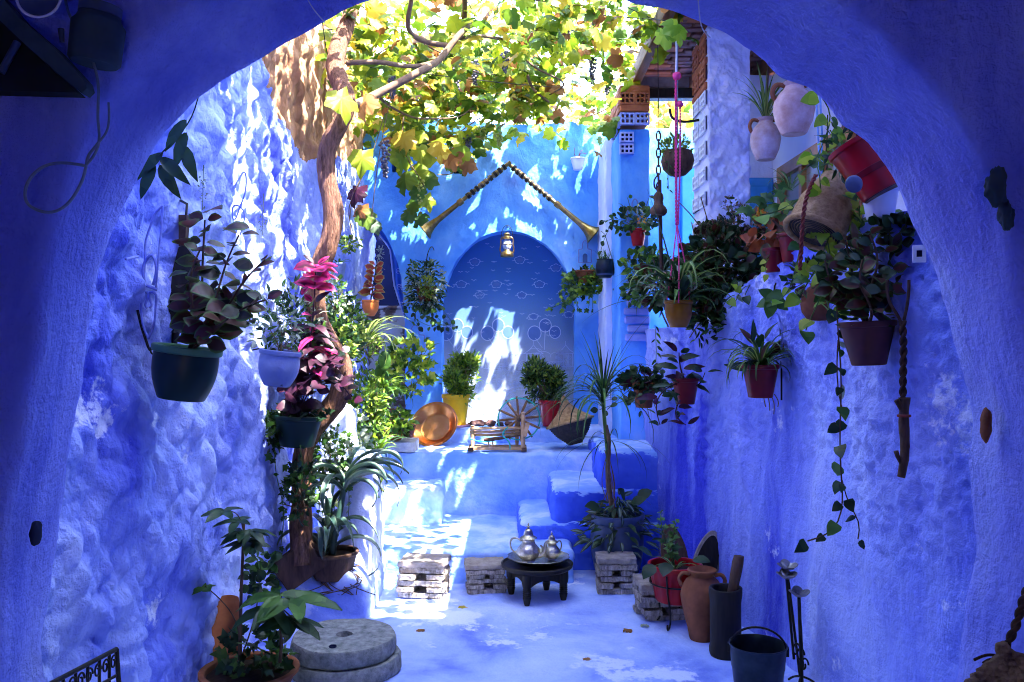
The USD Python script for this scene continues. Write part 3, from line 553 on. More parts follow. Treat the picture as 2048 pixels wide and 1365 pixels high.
# left niche: cabinet and drawn curtain
cb = thing('peeling_cabinet', 'grey cabinet with peeling paint standing in the shaded left niche', 'cabinet', (-1.3, YB + .3, .78))
cb.add('body', cbox((-1.33, YB + .38, 1.42), (.52, .30, 1.32), ch=.012), 'peeled', False); cb.add('top', cbox((-1.33, YB + .38, 2.095), (.55, .33, .03), ch=.006), 'peeled', False)
def curt(u, v):
    z = 2.95 - 1.05 * v - .1 * u; e = np.interp(v, (0, .25, .6, 1), (-1.44, -1.24, -1.20, -1.07)); x = e + (-1.03 - e) * u
    return np.stack([x, YB + .18 + .018 * np.sin(u * 16 + v * 2), z], 1)
ct = thing('niche_curtain', 'blue patterned curtain drawn aside in the left niche', 'curtain', (-1.1, YB + .2, 2.0))
cg = grid(curt, 40, 30); ct.add('cloth', cg, 'curtain', True)
e = curt(np.zeros(24), np.linspace(0, 1, 24)); ct.add('hem', tube(e + A(0, -.008, 0), .009, 6), 'mural_line', True)
rib = []
for x, z in ((-1.12, 2.30), (-1.1, 2.12), (-1.13, 2.46), (-1.09, 2.02)):
    for a in range(5): rib.append(ribbon(np.array([(x + .03 * math.cos(a * 1.26) + .016 * math.cos(b), YB + .155, z + .02 * math.sin(a * 1.26) + .014 * math.sin(b)) for b in np.linspace(0, 5, 7)]), .005, A(0, -1, 0)))
ct.add('print', cat(rib), 'mural_line', False, kind='stuff')

# ---- pillars and house on the right
def hollow_brick(c, w, h, ax, proud=.012, nx_=3, mat='brick_red', t=None, rows=2):
    """a hollow brick end: a pierced face on the plane across ax ('y' = facing the viewer, 'x' = facing left)"""
    f = sbox(-w / 2, -h / 2, w / 2, h / 2); cw, ch = w / (nx_ + .35), h / (rows + .3)
    for i in range(nx_):
        for j in range(rows): f = f.difference(sbox(-w / 2 + cw * (i + .35), -h / 2 + ch * (j + .32), -w / 2 + cw * (i + 1.0), -h / 2 + ch * (j + .97)))
    g = tm(trimesh.creation.extrude_polygon(f, .05, engine='earcut')); v = g[0]
    v = np.stack([v[:, 0], -v[:, 2] + .05 - proud, v[:, 1]], 1) if ax == 'y' else np.stack([-v[:, 2] + .05 - proud, -v[:, 0], v[:, 1]], 1)
    return v + np.asarray(c), g[1]
pa = thing('brick_pillar', 'blue painted pillar with bare red hollow bricks on top, beside the back wall', 'pillar', (1.05, 7.5, 0))
pa.add('shaft', rbox((.925, 7.34, .5), (1.185, 8.0, 3.58), .02, e=.05, amp=.012, seed=101), 'azure_plaster', True)
for z, kind, mt in ((3.66, 1, 'mortar_blue'), (3.755, 0, 'brick_red'), (3.835, 1, 'brick_red'), (3.915, 0, 'brick_red')):
    h = .10 if kind else .065
    if kind:
        for k in range(2): pa.add('hollow_brick', hollow_brick((.99 + .13 * k, 7.33, z), .125, h, 'y', nx_=3, mat=mt), mt, False)
        pa.add('brick_core', bx((.945, 7.36, z - h / 2), (1.165, 7.98, z + h / 2)), 'brick_dark', False)
    else: pa.add('brick', cbox((1.055, 7.655, z), (.255, .66, h), ch=.008), mt, False)
    for k in range(3): pa.add('brick', cbox((.945, 7.46 + .21 * k, z), (.05, .19, h * .9), ch=.006), mt, False)
for k in range(2): pa.add('hollow_brick', hollow_brick((.985, 7.325, 3.50 - .10 * k), .12, .085, 'y', nx_=3, rows=2), 'mortar_blue', False)
for k in range(2): pa.add('shade_plate', bx((.93, 7.332, 3.462 - .10 * k), (1.04, 7.335, 3.538 - .10 * k)), 'dark_void', False)  # dark plates stand in for the shade inside the brick holes
for k in range(7): pa.add('brick', cbox((1.08 + R.uniform(-.01, .01), 7.335, 1.78 + .075 * k), (.20 + R.uniform(-.02, .03), .05, .062), ch=.012), 'mortar_blue', False)
sw = thing('side_wall', 'narrow pale blue wall joining the brick pillar to the back wall', 'wall', (.95, 8.2, 0))
sw.add('plaster', rbox((.86, 7.9, .5), (1.15, 8.62, 3.62), .02, e=.05, amp=.016, seed=102), 'pale_plaster', True)
rb = thing('terrace_wall', 'bright blue terrace wall seen between the two pillars', 'wall', (1.5, 8.1, 1.2))
rb.add('plaster', rbox((1.1, 8.02, 1.0), (2.1, 8.32, 3.75), .02, e=.06, amp=.012, seed=103), 'azure_plaster', True)
rb.add('door', cbox((1.66, 8.0, 2.35), (.14, .04, 2.1), ch=.006), 'door_blue', False)
pb = thing('plastered_pillar', 'pale whitewashed pillar of hollow bricks carrying the terrace roof', 'pillar', (1.57, 6.4, 1.28))
v, f = rbox((1.425, 6.2, 1.2), (1.735, 6.7, 4.05), .02, e=.022, amp=.008, seed=104); v = v + A(0, 1, 0) * ((meshkit.fbm(v * A(14, 9, 12), 3, 105) - .5) * .085 * (v[:, 1] < 6.3))[:, None]
pb.add('shaft', (v, f), 'pale_plaster', True)
for k in range(9):
    z = 2.42 + .185 * k
    for j in range(2): pb.add('hollow_brick', hollow_brick((1.415, 6.33 + .23 * j, z + R.uniform(-.008, .008)), .19, .105, 'x', proud=.008, nx_=3, rows=2), 'white_plaster' if k < 7 else 'brick_red', False)
    pb.add('shade_plate', bx((1.4165, 6.22, z - .05), (1.419, 6.68, z + .05)), 'dark_void', False)  # dark plate behind the holes, their shade put into its colour
    if k > 5: pb.add('brick', cbox((1.42, 6.45, z + .09), (.03, .44, .05), ch=.008), 'brick_red', False)
hs = thing('terrace_house', 'whitewashed house wall with a blue door and wooden window above the right wall', 'house', (2.2, 6, 1.28))
hs.add('wall', rbox((2.2, 3.2, 1.2), (2.5, 7.3, 4.0), .02, e=.08, amp=.01, seed=106), 'white_plaster', True)
hs.add('wall', rbox((1.74, 7.2, 1.2), (2.6, 7.5, 4.0), .02, e=.08, amp=.01, seed=107), 'white_plaster', True)
dr = hs.add('door', cbox((2.06, 7.175, 2.2), (.26, .04, 1.84), ch=.006), 'door_blue', False)
for z in (1.75, 2.35, 2.85): dr.add('panel', cbox((2.06, 7.15, z), (.17, .02, .40), ch=.006), 'door_blue', False)
wn = hs.add('window', bx((2.168, 5.42, 2.22), (2.185, 6.74, 3.06)), 'glass_dark', False)
for lo, hi in (((2.12, 5.34, 3.04), (2.19, 6.84, 3.13)), ((2.12, 5.34, 2.14), (2.19, 6.84, 2.23)), ((2.125, 5.34, 2.23), (2.19, 5.42, 3.04)), ((2.125, 6.74, 2.23), (2.19, 6.84, 3.04)), ((2.13, 6.28, 2.23), (2.186, 6.34, 3.04)), ((2.13, 5.85, 2.23), (2.186, 5.91, 3.04))):
    wn.add('frame', bx(lo, hi), 'wood_frame', False)
# ---- brick terrace roof
rf = thing('terrace_roof', 'dark brick roof on wooden beams sheltering the terrace', 'roof', (2, 6, 4))
rf.add('slab', bx((1.12, 3.4, 4.14), (4.4, 7.72, 4.26)), 'mortar', False)
for iy in range(26):
    y = 5.3 + .09 * iy; x = 1.16 - .1 * (iy % 2)
    while x < 2.3:
        w = R.uniform(.16, .25)
        if R.random() > .10: rf.add('brick', cbox((max(x, 1.13) + w / 2, y, 4.125 + R.uniform(-.012, .008)), (w - .012, .072, .05), ch=.007), 'brick_dark' if R.random() < .75 else 'brick_red', False)
        x += w
rf.add('beam', cbox((1.09, 5.6, 4.08), (.075, 4.3, .15), ch=.006), 'wood_beam', False)
for x in (1.62, 2.15): rf.add('beam', cbox((x, 5.6, 4.07), (.07, 4.2, .13), ch=.006), 'wood_beam', False)
rf.add('lintel', cbox((1.75, 7.66, 3.96), (1.45, .12, .09), ch=.008), 'wood_dark', False)
rf.add('lintel', cbox((1.75, 7.68, 4.07), (1.45, .10, .10), ch=.008), 'mortar', False)
# ---- beyond the back wall
fh = thing('far_house', 'ochre stone house wall rising beyond the back wall', 'house', (2, 12, 0))
fh.add('wall', rbox((.9, 12, 0), (6.5, 12.6, 5.1), .03, e=.15, amp=.05, seed=110), 'ochre_stone', True)
gb = thing('golden_shrub', 'yellow leafed climber glowing behind the terrace wall', 'shrub', (1.9, 9.6, 0))
gb.add('trunk', tube(spline([(1.9, 9.7, -.1), (1.8, 9.7, 2), (1.9, 9.6, 3.7)], 12), np.linspace(.05, .02, 12), 7), 'vine_bark', True)
bush(gb, (1.95, 9.6, 4.05), (1.0, .5, .62), 300, .13, ['vine_leaf_gold', 'vine_leaf', 'vine_leaf_dark', 'vine_leaf_gold', 'vine_leaf_dry'], 'grape', most=60)

# ================================================================ GRAPEVINE
gv = thing('grapevine', 'old grapevine with twisted brown trunk, its leaves roofing the courtyard', 'vine', (-1.3, 5.3, 0))
TD = 5.35
tp = [P(606, 1130, TD - .1), P(602, 1040, TD - .05), P(604, 960, TD), P(610, 890, TD), P(648, 832, TD), P(682, 780, TD), P(680, 725, TD), P(662, 690, TD), P(640, 655, TD), P(628, 610, TD), P(630, 560, TD), P(652, 500, TD), P(666, 440, TD), P(660, 385, TD), P(652, 340, TD), P(658, 290, TD), P(682, 245, TD), P(694, 205, TD), P(678, 160, TD + .1), P(672, 120, TD + .2), P(690, 60, TD + .4), P(708, 0, TD + .6), P(730, -90, TD + .9)]
pp = spline(tp, 150); rr = np.interp(np.linspace(0, 1, 150), (0, .15, .3, .6, .8, 1), (.066, .062, .066, .058, .056, .04))
tv, tf = tube(pp, rr, 14); nn = (meshkit.fbm(tv * A(16, 16, 3.5), 3, 5) - .5) * .030 + (meshkit.fbm(tv * A(45, 45, 7), 2, 6) - .5) * .014
cn = np.repeat(pp, 14, 0); cn = np.vstack([cn, pp[:1], pp[-1:]]); tv = tv + unit(tv - cn) * nn[:, None]
gv.add('trunk', (tv, tf), 'vine_bark', True)
def branch(pts, r0, r1, n=40, name='branch'):
    p = spline(pts, n); p = p + (np.stack([meshkit.noise(p * 3 + k, 3 + k) - .5 for k in range(3)], 1)) * .06
    gv.add(name, tube(p, np.linspace(r0, r1, n), 7), 'vine_twig', True)
branch([P(696, 218, TD), P(760, 180, TD + .2), P(830, 150, TD + .3), P(880, 120, TD + .5), P(910, 82, TD + .6), P(950, 55, TD + 1), P(1010, 20, TD + 1.6)], .030, .014)
branch([P(690, 128, TD + .2), P(750, 128, TD + .3), P(830, 134, TD + .5), P(880, 118, TD + .6)], .018, .014, 30)
branch([P(905, 92, TD + .6), P(860, 85, TD + .6), P(820, 60, TD + .5), P(815, 20, TD + .4), P(825, -40, TD + .2)], .020, .014, 30)
branch([P(924, 45, TD + .9), P(930, 10, TD + .7), P(925, -50, TD + .4)], .02, .02, 20)
branch([P(905, 82, TD + .7), P(1010, 75, 6.6), P(1120, 55, 7.2), P(1230, 35, 7.6)], .014, .008, 30)
branch([P(1005, 70, 6.8), P(1070, 130, 7.0), P(1130, 170, 7.2), P(1090, 200, 7.4)], .010, .006, 30)
branch([P(760, 195, 6.2), P(800, 225, 6.6), P(900, 238, 7.2), P(960, 200, 7.6)], .010, .005, 30)
branch([P(1060, 150, 7.2), P(1075, 185, 7.3), P(1100, 205, 7.3)], .014, .010, 12)
for k in range(26):
    a = A(R.uniform(-1.3, .9), R.uniform(5.6, 8.4), R.uniform(3.85, 4.5)); b = a + R.normal(size=3) * A(.6, .6, .12)
    branch([a, (a + b) / 2 + R.normal(size=3) * .08, b], .006, .003, 10, 'tendril')
rv = np.random.default_rng(11)
pos, nrm_ = [], []
def vine_cloud(n, fn):
    for _ in range(n): pos.append(fn())
def slab():
    while True:
        x, y = rv.uniform(-1.45, 1.25), rv.uniform(5.9, 8.9)
        if meshkit.noise(A(x * 2.6, y * 2.4, .3), 8) > .36: return A(x, y, 4.12 + .16 * math.sin(x * 2.3 + y) + rv.normal() * .15)
def fringe():
    x = rv.uniform(-1.15, .92)
    while meshkit.noise(A(x * 3.1, 2.2, .3), 14) < .40: x = rv.uniform(-1.15, .92)
    low = np.interp(x, (-1.2, -.8, -.5, -.2, .2, .5, .92), (3.45, 3.55, 3.40, 3.62, 3.80, 3.66, 3.52))
    return A(x, rv.uniform(7.3, 8.35), rv.uniform(low, 4.3) if rv.random() < .75 else low + abs(rv.normal()) * .1)
def shut(p):
    t = (8.5 - p[1]) / SY; xs, zs = p[0] - SX * t, p[2] - t
    if zs < .75: return False
    thr = .38 if (-.6 < xs < .5 and zs < 2.05) else .42 if (0 < xs < .8 and 2.7 < zs < 3.4) else (.50 if xs > -.9 else .62)
    return meshkit.noise(A(xs * 4.2 + zs * 1.2, zs * 1.7, .5), 17) > thr
def overhead():
    while True:
        x, y = rv.uniform(-1.4, 1.1), rv.uniform(3.6, 6.3)
        if meshkit.noise(A(x * 4.6, y * 4.6, .7), 9) > .36: return A(x, y, 4.35 + rv.normal() * .12)
vine_cloud(1500, slab); vine_cloud(800, fringe); vine_cloud(560, overhead)
vine_cloud(90, lambda: A(rv.uniform(.1, 1.1), rv.uniform(3.6, 4.9), 4.4 + rv.normal() * .08)); vine_cloud(110, lambda: P(1225, 40, 6.4) + rv.normal(size=3) * A(.22, .4, .16)); vine_cloud(80, lambda: P(745, 70, 6.1) + rv.normal(size=3) * A(.16, .3, .22)); vine_cloud(70, lambda: P(1120, 30, 6.6) + rv.normal(size=3) * A(.3, .4, .16))
pos = np.array(pos); key = np.argsort(pos[:, 1] + rv.random(len(pos)) * 2.5); pos = pos[key]
pos = np.array([p for p in pos if not shut(p)])
n = len(pos); ang = rv.uniform(0, 2 * PI, n)
dirs = unit(np.stack([np.cos(ang), np.sin(ang) * .7 - .25, rv.uniform(-.9, .15, n)], 1)); nr = unit(rv.normal(size=(n, 3)) * .55 + A(0, -.55, .8))
L = leaves('grape', pos, dirs, nr, rv.uniform(.075, .145, n))
mats = ['vine_leaf'] * 9 + ['vine_leaf_dark'] * 5 + ['vine_leaf_gold'] * 2 + ['vine_leaf_dry'] * 2
mats = [mats[k] for k in rv.permutation(len(mats))]
vis = (pos[:, 1] > 5.9); L = (np.concatenate([L[0][vis], L[0][~vis]]), L[1], L[2])
add_leaves(gv, L, mats, most=270)
# single leaves hanging low on the left, and the dangling strand with grapes
low = [(675, 180, 5.2, .17, 'vine_leaf'), (735, 190, 5.4, .14, 'vine_leaf_dry'), (725, 300, 5.6, .15, 'vine_leaf'), (716, 372, 5.9, .13, 'leaf_purple'), (728, 420, 6.0, .13, 'vine_leaf_dark'), (742, 440, 6.1, .11, 'leaf_dark'), (722, 410, 6, .11, 'vine_leaf_dry'),
       (805, 300, 6.8, .17, 'vine_leaf'), (838, 292, 7, .14, 'vine_leaf'), (815, 345, 6.8, .16, 'vine_leaf_dark'), (838, 330, 6.9, .15, 'vine_leaf'), (860, 345, 7.0, .15, 'vine_leaf_dark'), (828, 400, 7.0, .12, 'vine_leaf_dark'), (845, 425, 7, .13, 'leaf_green'), (820, 420, 7, .12, 'leaf_green'), (900, 300, 7.2, .17, 'vine_leaf_dry'), (925, 290, 7.2, .15, 'vine_leaf'), (940, 318, 7.3, .13, 'vine_leaf_dry'), (855, 300, 7, .16, 'vine_leaf'), (880, 285, 7, .15, 'vine_leaf_gold'),
       (1350, 40, 5.2, .14, 'leaf_bright'), (1325, 55, 5.3, .13, 'leaf_bright'), (835, 372, 6.9, .13, 'leaf_green'), (850, 390, 6.9, .12, 'vine_leaf'), (808, 262, 6.8, .17, 'vine_leaf_gold'), (790, 285, 6.8, .15, 'vine_leaf')]
for px, py, d, sz, mt in low:
    V, f, e = leaves('grape', P(px, py, d)[None], unit(A(R.uniform(-.6, .6), -.2, -1.0))[None], unit(A(R.normal() * .4, -1, .5))[None], sz * 1.15); gv.add('leaf', (V[0], f), mt, True, e)
branch([P(806, 232, 6.8), P(815, 320, 6.85), P(845, 380, 6.9), P(838, 430, 7.0)], .006, .003, 20, 'tendril'); branch([P(938, 300, 7.3), P(905, 345, 7.3), P(872, 350, 7.2)], .006, .004, 14, 'tendril')
for pts in ([P(770, 225, 6.0), P(735, 330, 6.0), P(700, 430, 6.0), P(705, 480, 6)], [P(785, 180, 6.0), P(760, 300, 6.0), P(742, 450, 6.0)], [P(720, 360, 5.9), P(698, 420, 5.9), P(708, 470, 6)]): gv.add('tendril', tube(spline(pts, 14), .003, 5), 'vine_twig', True)
def grapes(px, py, d, h, w, mat):
    c = P(px, py, d); n = int(34 * h / .25); ms = []
    for k in range(n):
        s = (k + .5) / n; a = k * 2.4; r = w * (1 - s * .75) * (.75 if k % 3 else .35); ms.append(sphere(c + A(r * math.cos(a), r * math.sin(a), h * (.5 - s)), .0125 * R.uniform(.85, 1.15), 1))
    gv.add('grape_bunch', cat(ms), mat, True)
for a in ((770, 318, 6.0, .26, .055, 'grape'), (840, 380, 6.9, .22, .05, 'grape_green'), (1136, 35, 6.6, .26, .055, 'grape'), (1190, 45, 6.8, .22, .05, 'grape'), (1010, 125, 7, .18, .05, 'grape'), (1185, 140, 7.2, .24, .05, 'grape'), (950, 145, 7, .2, .05, 'grape'), (915, 155, 7, .2, .05, 'grape'), (935, 285, 7.4, .14, .05, 'grape'), (965, 268, 7.6, .11, .05, 'grape_green'), (998, 278, 7.6, .12, .055, 'grape_green'), (785, 175, 6.2, .16, .04, 'grape'), (1215, 170, 7.2, .16, .045, 'grape'), (1170, 75, 7, .2, .05, 'grape'), (1150, 110, 7, .16, .04, 'grape')): grapes(*a)
for k, (a, b) in enumerate([(P(645, 45, 6), P(655, 110, 6)), (P(655, 60, 5.6), P(1000, 5, 8)), (P(1255, 15, 6), P(1345, 45, 6)), (P(700, 130, 6), P(1240, 185, 8)), (P(1000, 5, 7), P(1345, 42, 5.8))]):
    solo('pergola_wire', tube([a, (a + b) / 2 + A(0, 0, -.02), b], .0035, 5), 'iron', ['short white cord tied beside the vine trunk', 'wire strung through the vine from the trunk to the middle', 'wire strung from the brick roof beam to the vine', 'wire strung above the end wall to the brick pillar', 'long wire crossing the top of the vine to the roof'][k], 'wire', True)

# ================================================================ STOOLS, TABLE, TEA THINGS
def stool(px, py, d, w, h, layers, ang, label, dep=None):
    c = A((px - 1024) / F * d, d, 0); t = thing('cork_stool', label, 'stool', c, 'cork stools on the courtyard floor'); dep = dep or w * .8
    lh = h / layers; rot = rotm([0, 0, 1], ang)
    for k in range(layers):
        z = lh * (k + .5)
        def strip(cx, cy, sx, sy, mat='cork', g=.80):
            m = trimesh.creation.box([sx, sy, lh * g]).subdivide_to_size(.03, max_iter=8); m.merge_vertices(); v = np.array(m.vertices)
            v = v + np.stack([meshkit.fbm(v * 28 + k * 3 + cx * 9 + q * 5, 3, 120 + q) - .5 for q in range(3)], 1) * A(.022, .022, .016)
            v = v + A(R.normal() * .009, R.normal() * .009, 0)
            t.add('cork_slab', ((v + A(cx, cy, z)) @ rot.T + c, np.array(m.faces)), mat, 40)
        if k == layers - 1: strip(0, 0, w * 1.03, dep * 1.03, 'cork_top', .88)
        elif k % 2: 
            for s in (-1, 1): strip(s * w * .30, 0, w * .38, dep)
        else:
            for s in (-1, 1): strip(0, s * dep * .30, w, dep * .36)
stool(848, 1190, 5.92, .31, .245, 6, -.12, 'pale cork slab stool standing alone in the sunlight')
stool(972, 1165, 6.0, .27, .205, 6, .1, 'cork slab stool half hidden behind the low table')
stool(1232, 1180, 5.98, .26, .25, 6, 0, 'cork slab stool in front of the dark blue pot')
stool(1320, 1220, 5.45, .30, .235, 6, .08, 'cork slab stool partly behind the red flowerpot', dep=.26)
TC = A((1074 - 1024) / F * 5.82, 5.82, 0)
t = thing('low_table', 'round low wooden tea table with turned legs and a scalloped apron', 'table', TC); TH = .235
t.add('tabletop', xf(lathe([(.001, TH - .028), (.225, TH - .03), (.243, TH - .016), (.246, TH + .004), (.236, TH + .008), (.226, TH - .006), (.001, TH - .008)], 48), None, TC), 'wood_dark', 35)
for k in range(4):
    a = PI / 4 + k * PI / 2 + .40; c = TC + A(.19 * math.cos(a), .19 * math.sin(a), 0)
    prof = [(.001, 0), (.017, 0), (.020, .012), (.024, .03), (.027, .045)] + [q for j in range(5) for q in ((.029, .050 + .014 * j), (.025, .058 + .014 * j))] + [(.030, .125), (.034, .15), (.032, TH - .03)]
    t.add('leg', xf(lathe(prof, 14), None, c), 'wood_dark', 50)
    b = TC + A(.19 * math.cos(a + PI / 2), .19 * math.sin(a + PI / 2), 0); u = np.linspace(0, 1, 13)
    bot = TH - .085 - .055 * np.abs(2 * u - 1) ** 2.2; out = []
    for o in (.008, -.008):
        nrm = unit(A(*((c + b)[:2] / 2 - TC[:2]), 0)); base = c + (b - c) * u[:, None] + nrm * o
        out += [np.c_[base[:, :2], np.full(13, TH - .028)], np.c_[base[:, :2], bot]]
    V = np.vstack(out); i = np.arange(12); f = [np.stack([i, i + 1, 13 + i + 1, 13 + i], 1), np.stack([26 + i, 39 + i, 39 + i + 1, 26 + i + 1], 1), np.stack([13 + i, 14 + i, 40 + i, 39 + i], 1)]
    t.add('apron', (V, tri(np.vstack(f))), 'wood_dark', False)
TR = TC + A(.01, .0, TH)
t = thing('silver_tray', 'scalloped engraved silver tray lying on the low table', 'tray', TR)
t.add('dish', xf(lathe([(.001, .004), (.13, .005), (.155, .010), (.185, .030), (.222, .050), (.226, .054), (.222, .056), (.186, .036), (.15, .016), (.001, .010)], 96, lambda a, i: 1 + (.045 * np.abs(np.sin(a * 6)) - .02) * (1 if 2 < i < 8 else 0)), None, TR, .93), 'silver', 30)
def teapot(c, s, label, spout):
    t = thing('teapot', label, 'teapot', c); sp = A(*spout, 0)
    fl = lambda a, i: 1 + .025 * np.cos(10 * a) * (1 if 4 < i < 12 else 0)
    body = [(.001, .012), (.034, .012), (.040, .016), (.038, .022), (.050, .030), (.064, .045), (.070, .062), (.068, .078), (.060, .094), (.048, .108), (.040, .118), (.037, .128), (.038, .140), (.044, .146)]
    t.add('body', xf(lathe(body, 40, fl), None, c, s), 'silver', 40)
    ld = t.add('lid', xf(lathe([(.050, .146), (.052, .150), (.046, .155), (.032, .162), (.027, .172), (.025, .186), (.018, .197), (.008, .204), (.001, .206)], 28), None, c, s), 'silver', 40)
    ld.add('finial', xf(lathe([(.004, .203), (.005, .208), (.011, .212), (.012, .215), (.005, .219), (.004, .224), (.007, .228), (.001, .236)], 16), None, c, s), 'silver', 40)
    t.add('spout', xf(tube(spline([sp * .055 + A(0, 0, .048), sp * .085 + A(0, 0, .06), sp * .098 + A(0, 0, .09), sp * .105 + A(0, 0, .125), sp * .122 + A(0, 0, .138)], 16), np.linspace(.017, .007, 16), 12), None, c, s), 'silver', True)
    t.add('handle', xf(tube(spline([-sp * .040 + A(0, 0, .128), -sp * .062 + A(0, 0, .142), -sp * .098 + A(0, 0, .138), -sp * .108 + A(0, 0, .105), -sp * .092 + A(0, 0, .07), -sp * .066 + A(0, 0, .058)], 20), .0058, 8), None, c, s), 'silver', True)
    for k in range(4):
        a = PI / 4 + k * PI / 2; t.add('foot', xf(lathe([(.001, 0), (.009, 0), (.008, .008), (.005, .014), (.001, .02)], 8), None, c + s * A(.036 * math.cos(a), .036 * math.sin(a), 0), s), 'silver', 40)
teapot(TR + A(-.070, -.045, .010), 1.16, 'larger engraved silver teapot with tall domed lid', (.98, -.2))
teapot(TR + A(.092, .03, .010), .86, 'smaller silver teapot to the right of the larger one', (-.75, -.66))

# ================================================================ RIGHT FLOOR GROUP
def fl(px, py): d = H * F / (py - 682); return A((px - 1024) / F * d, d, 0)
# clay amphora
c = fl(1408, 1285) + A(0, .05, 0); s = 1.0
t = thing('clay_jar', 'two handled brown clay jar standing between red flowerpot and wooden mortar', 'jar', c)
pr = [(.001, 0), (.070, 0), (.074, .012), (.085, .07), (.108, .15), (.124, .22), (.128, .265), (.120, .32), (.098, .355), (.074, .372), (.066, .382), (.070, .40), (.086, .412), (.088, .42), (.080, .424), (.064, .40), (.055, .38), (.001, .30)]
g = lathe(pr, 40); g[0][:, :2] *= (1 + .02 * np.sin(g[0][:, 2] * 190))[:, None] ; t.add('body', xf(g, None, c, .98), 'terracotta_old', 40)
for sgn in (-1, 1): t.add('handle', xf(tube(spline([(sgn * .072, 0, .385), (sgn * .112, 0, .392), (sgn * .132, 0, .365), (sgn * .118, 0, .315)], 12), .012, 8), rotm([0, 0, 1], -.2), c, .98), 'terracotta_old', True)
# mortar and pestle
c = fl(1456, 1318) + A(0, .05, 0); t = thing('wooden_mortar', 'tall dark wooden mortar beside the clay jar', 'mortar', c)
pr = [(.001, 0), (.086, 0), (.092, .02), (.090, .05), (.084, .07), (.084, .30), (.091, .34), (.092, .375), (.086, .38), (.072, .376), (.062, .30), (.001, .16)]
g = lathe(pr, 32); g[0][:, :] += (np.stack([meshkit.fbm(g[0] * A(14, 14, 5) + k, 3, 130 + k) - .5 for k in range(3)], 1)) * .016; t.add('body', xf(g, None, c), 'wood_dark', True)
b, e = c + A(.005, -.01, .19), P(1478, 1112, c[1] - .02); p_ = b + (e - b) * np.linspace(0, 1, 12)[:, None]
t = thing('pestle', 'thick wooden pestle standing in the dark mortar', 'pestle', b); tv, tf = tube(p_, np.interp(np.linspace(0, 1, 12), (0, .3, .9, 1), (.028, .026, .032, .026)), 14); t.add('shaft', (tv + (meshkit.fbm(tv * 22, 3, 8) - .5)[:, None] * .012, tf), 'wood_old', True)
# bucket
c = fl(1516, 1392); t = thing('metal_bucket', 'dark dented metal bucket with its wire handle raised', 'bucket', c)
pr = [(.001, .006), (.112, .006), (.116, .0), (.118, .01), (.134, .15), (.137, .155), (.137, .165), (.145, .262), (.150, .268), (.150, .276), (.145, .276), (.141, .262), (.113, .014), (.001, .014)]
g = lathe(pr, 44); g[0][:, :2] *= (1 + .03 * (meshkit.fbm(g[0] * A(9, 9, 4), 2, 7) - .5))[:, None]; t.add('body', xf(g, None, c, .94), 'zinc_dark', 40)
t.add('handle', xf(tube([(.143 * math.cos(a), -.03 * math.sin(a), .245 + .125 * math.sin(a)) for a in np.linspace(0, PI, 22)], .006, 7), rotm([0, 0, 1], -.25), c, .94), 'iron', True)
for sgn in (-1, 1): t.add('ear', xf(cbox((sgn * .147, 0, .245), (.016, .03, .045)), rotm([0, 0, 1], -.25), c, .94), 'iron', False)
# candle stand
c = fl(1602, 1372); t = thing('candle_stand', 'black iron candle stand with three petal cups against the right wall', 'candle stand', c); d = c[1]
def flower_cup(q):
    g = lathe([(.001, 0), (.018, .001), (.034, .006), (.046, .016), (.044, .019), (.03, .010), (.001, .006)], 40, lambda a, i: 1 + (.28 * (np.abs(np.cos(a * 2)) ** 1.2) - .12) * (1 if i in (2, 3, 4, 5) else 0)); g[0][:, 2] += .012 * np.abs(np.cos(2 * np.arctan2(g[0][:, 1], g[0][:, 0]))) * (np.hypot(g[0][:, 0], g[0][:, 1]) > .03)
    t.add('cup', xf(g, rotm([1, 0, 0], .18), q), 'steel', 40)
tops = [P(1574, 1138, d), P(1573, 1156, d - .05), P(1598, 1192, d - .08)]
for q, bx_, by_ in zip(tops, (1600, 1588, 1606), (1352, 1318, 1338)):
    e = P(bx_, by_, d - .02); t.add('rod', tube([q + A(0, 0, -.002), e], .007, 7), 'iron', True); flower_cup(q)
t.add('rod', tube([P(1598, 1195, d - .08), P(1604, 1362, d - .02), c], .009, 7), 'iron', True)
for k, (a, b) in enumerate([(1592, 1300), (1600, 1310), (1608, 1330)]): t.add('scroll', tube([P(a, b, d - .03) + A(.022 * (1 - q / 9) * math.cos(q), -.002, .040 * (1 - q / 9) * math.sin(q)) for q in np.linspace(0, 7, 28)], .005, 6), 'iron', True)
for a in (0, 2.1, 4.2): t.add('foot', tube(spline([c + A(0, 0, .05), c + A(.05 * math.cos(a), .05 * math.sin(a), .03), c + A(.08 * math.cos(a), .08 * math.sin(a), .006)], 8), .006, 6), 'iron', True)
# red pot on its stand
c = fl(1350, 1248); d = c[1]; z0 = H + (682 - 1200) / F * d
t = thing('red_flowerpot', 'fluted red flowerpot on a curled black iron stand', 'potted plant', c)
top = pot(t, c + A(0, 0, z0), S(53, d), S(74, d), 'red_pot', r0=S(38, d), flute=.022)
for k in range(4):
    a = PI / 4 + k * PI / 2 + .3; u = A(math.cos(a), math.sin(a), 0); t.add('stand_leg', tube(spline([c + u * S(54, d) + A(0, 0, z0 + S(60, d)), c + u * S(46, d) + A(0, 0, z0 + S(20, d)), c + u * S(34, d) + A(0, 0, z0 - S(8, d)), c + u * S(30, d) + A(0, 0, S(18, d)), c + u * S(38, d) + A(0, 0, .008), c + u * S(50, d) + A(0, 0, .012), c + u * S(48, d) + A(0, 0, S(12, d))], 24), .006, 7), 'iron', True)
t.add('stand_ring', tube([c + A(S(50, d) * math.cos(a), S(50, d) * math.sin(a), z0 + S(36, d)) for a in np.linspace(0, 2 * PI, 33)], .005, 6, False), 'iron', True)
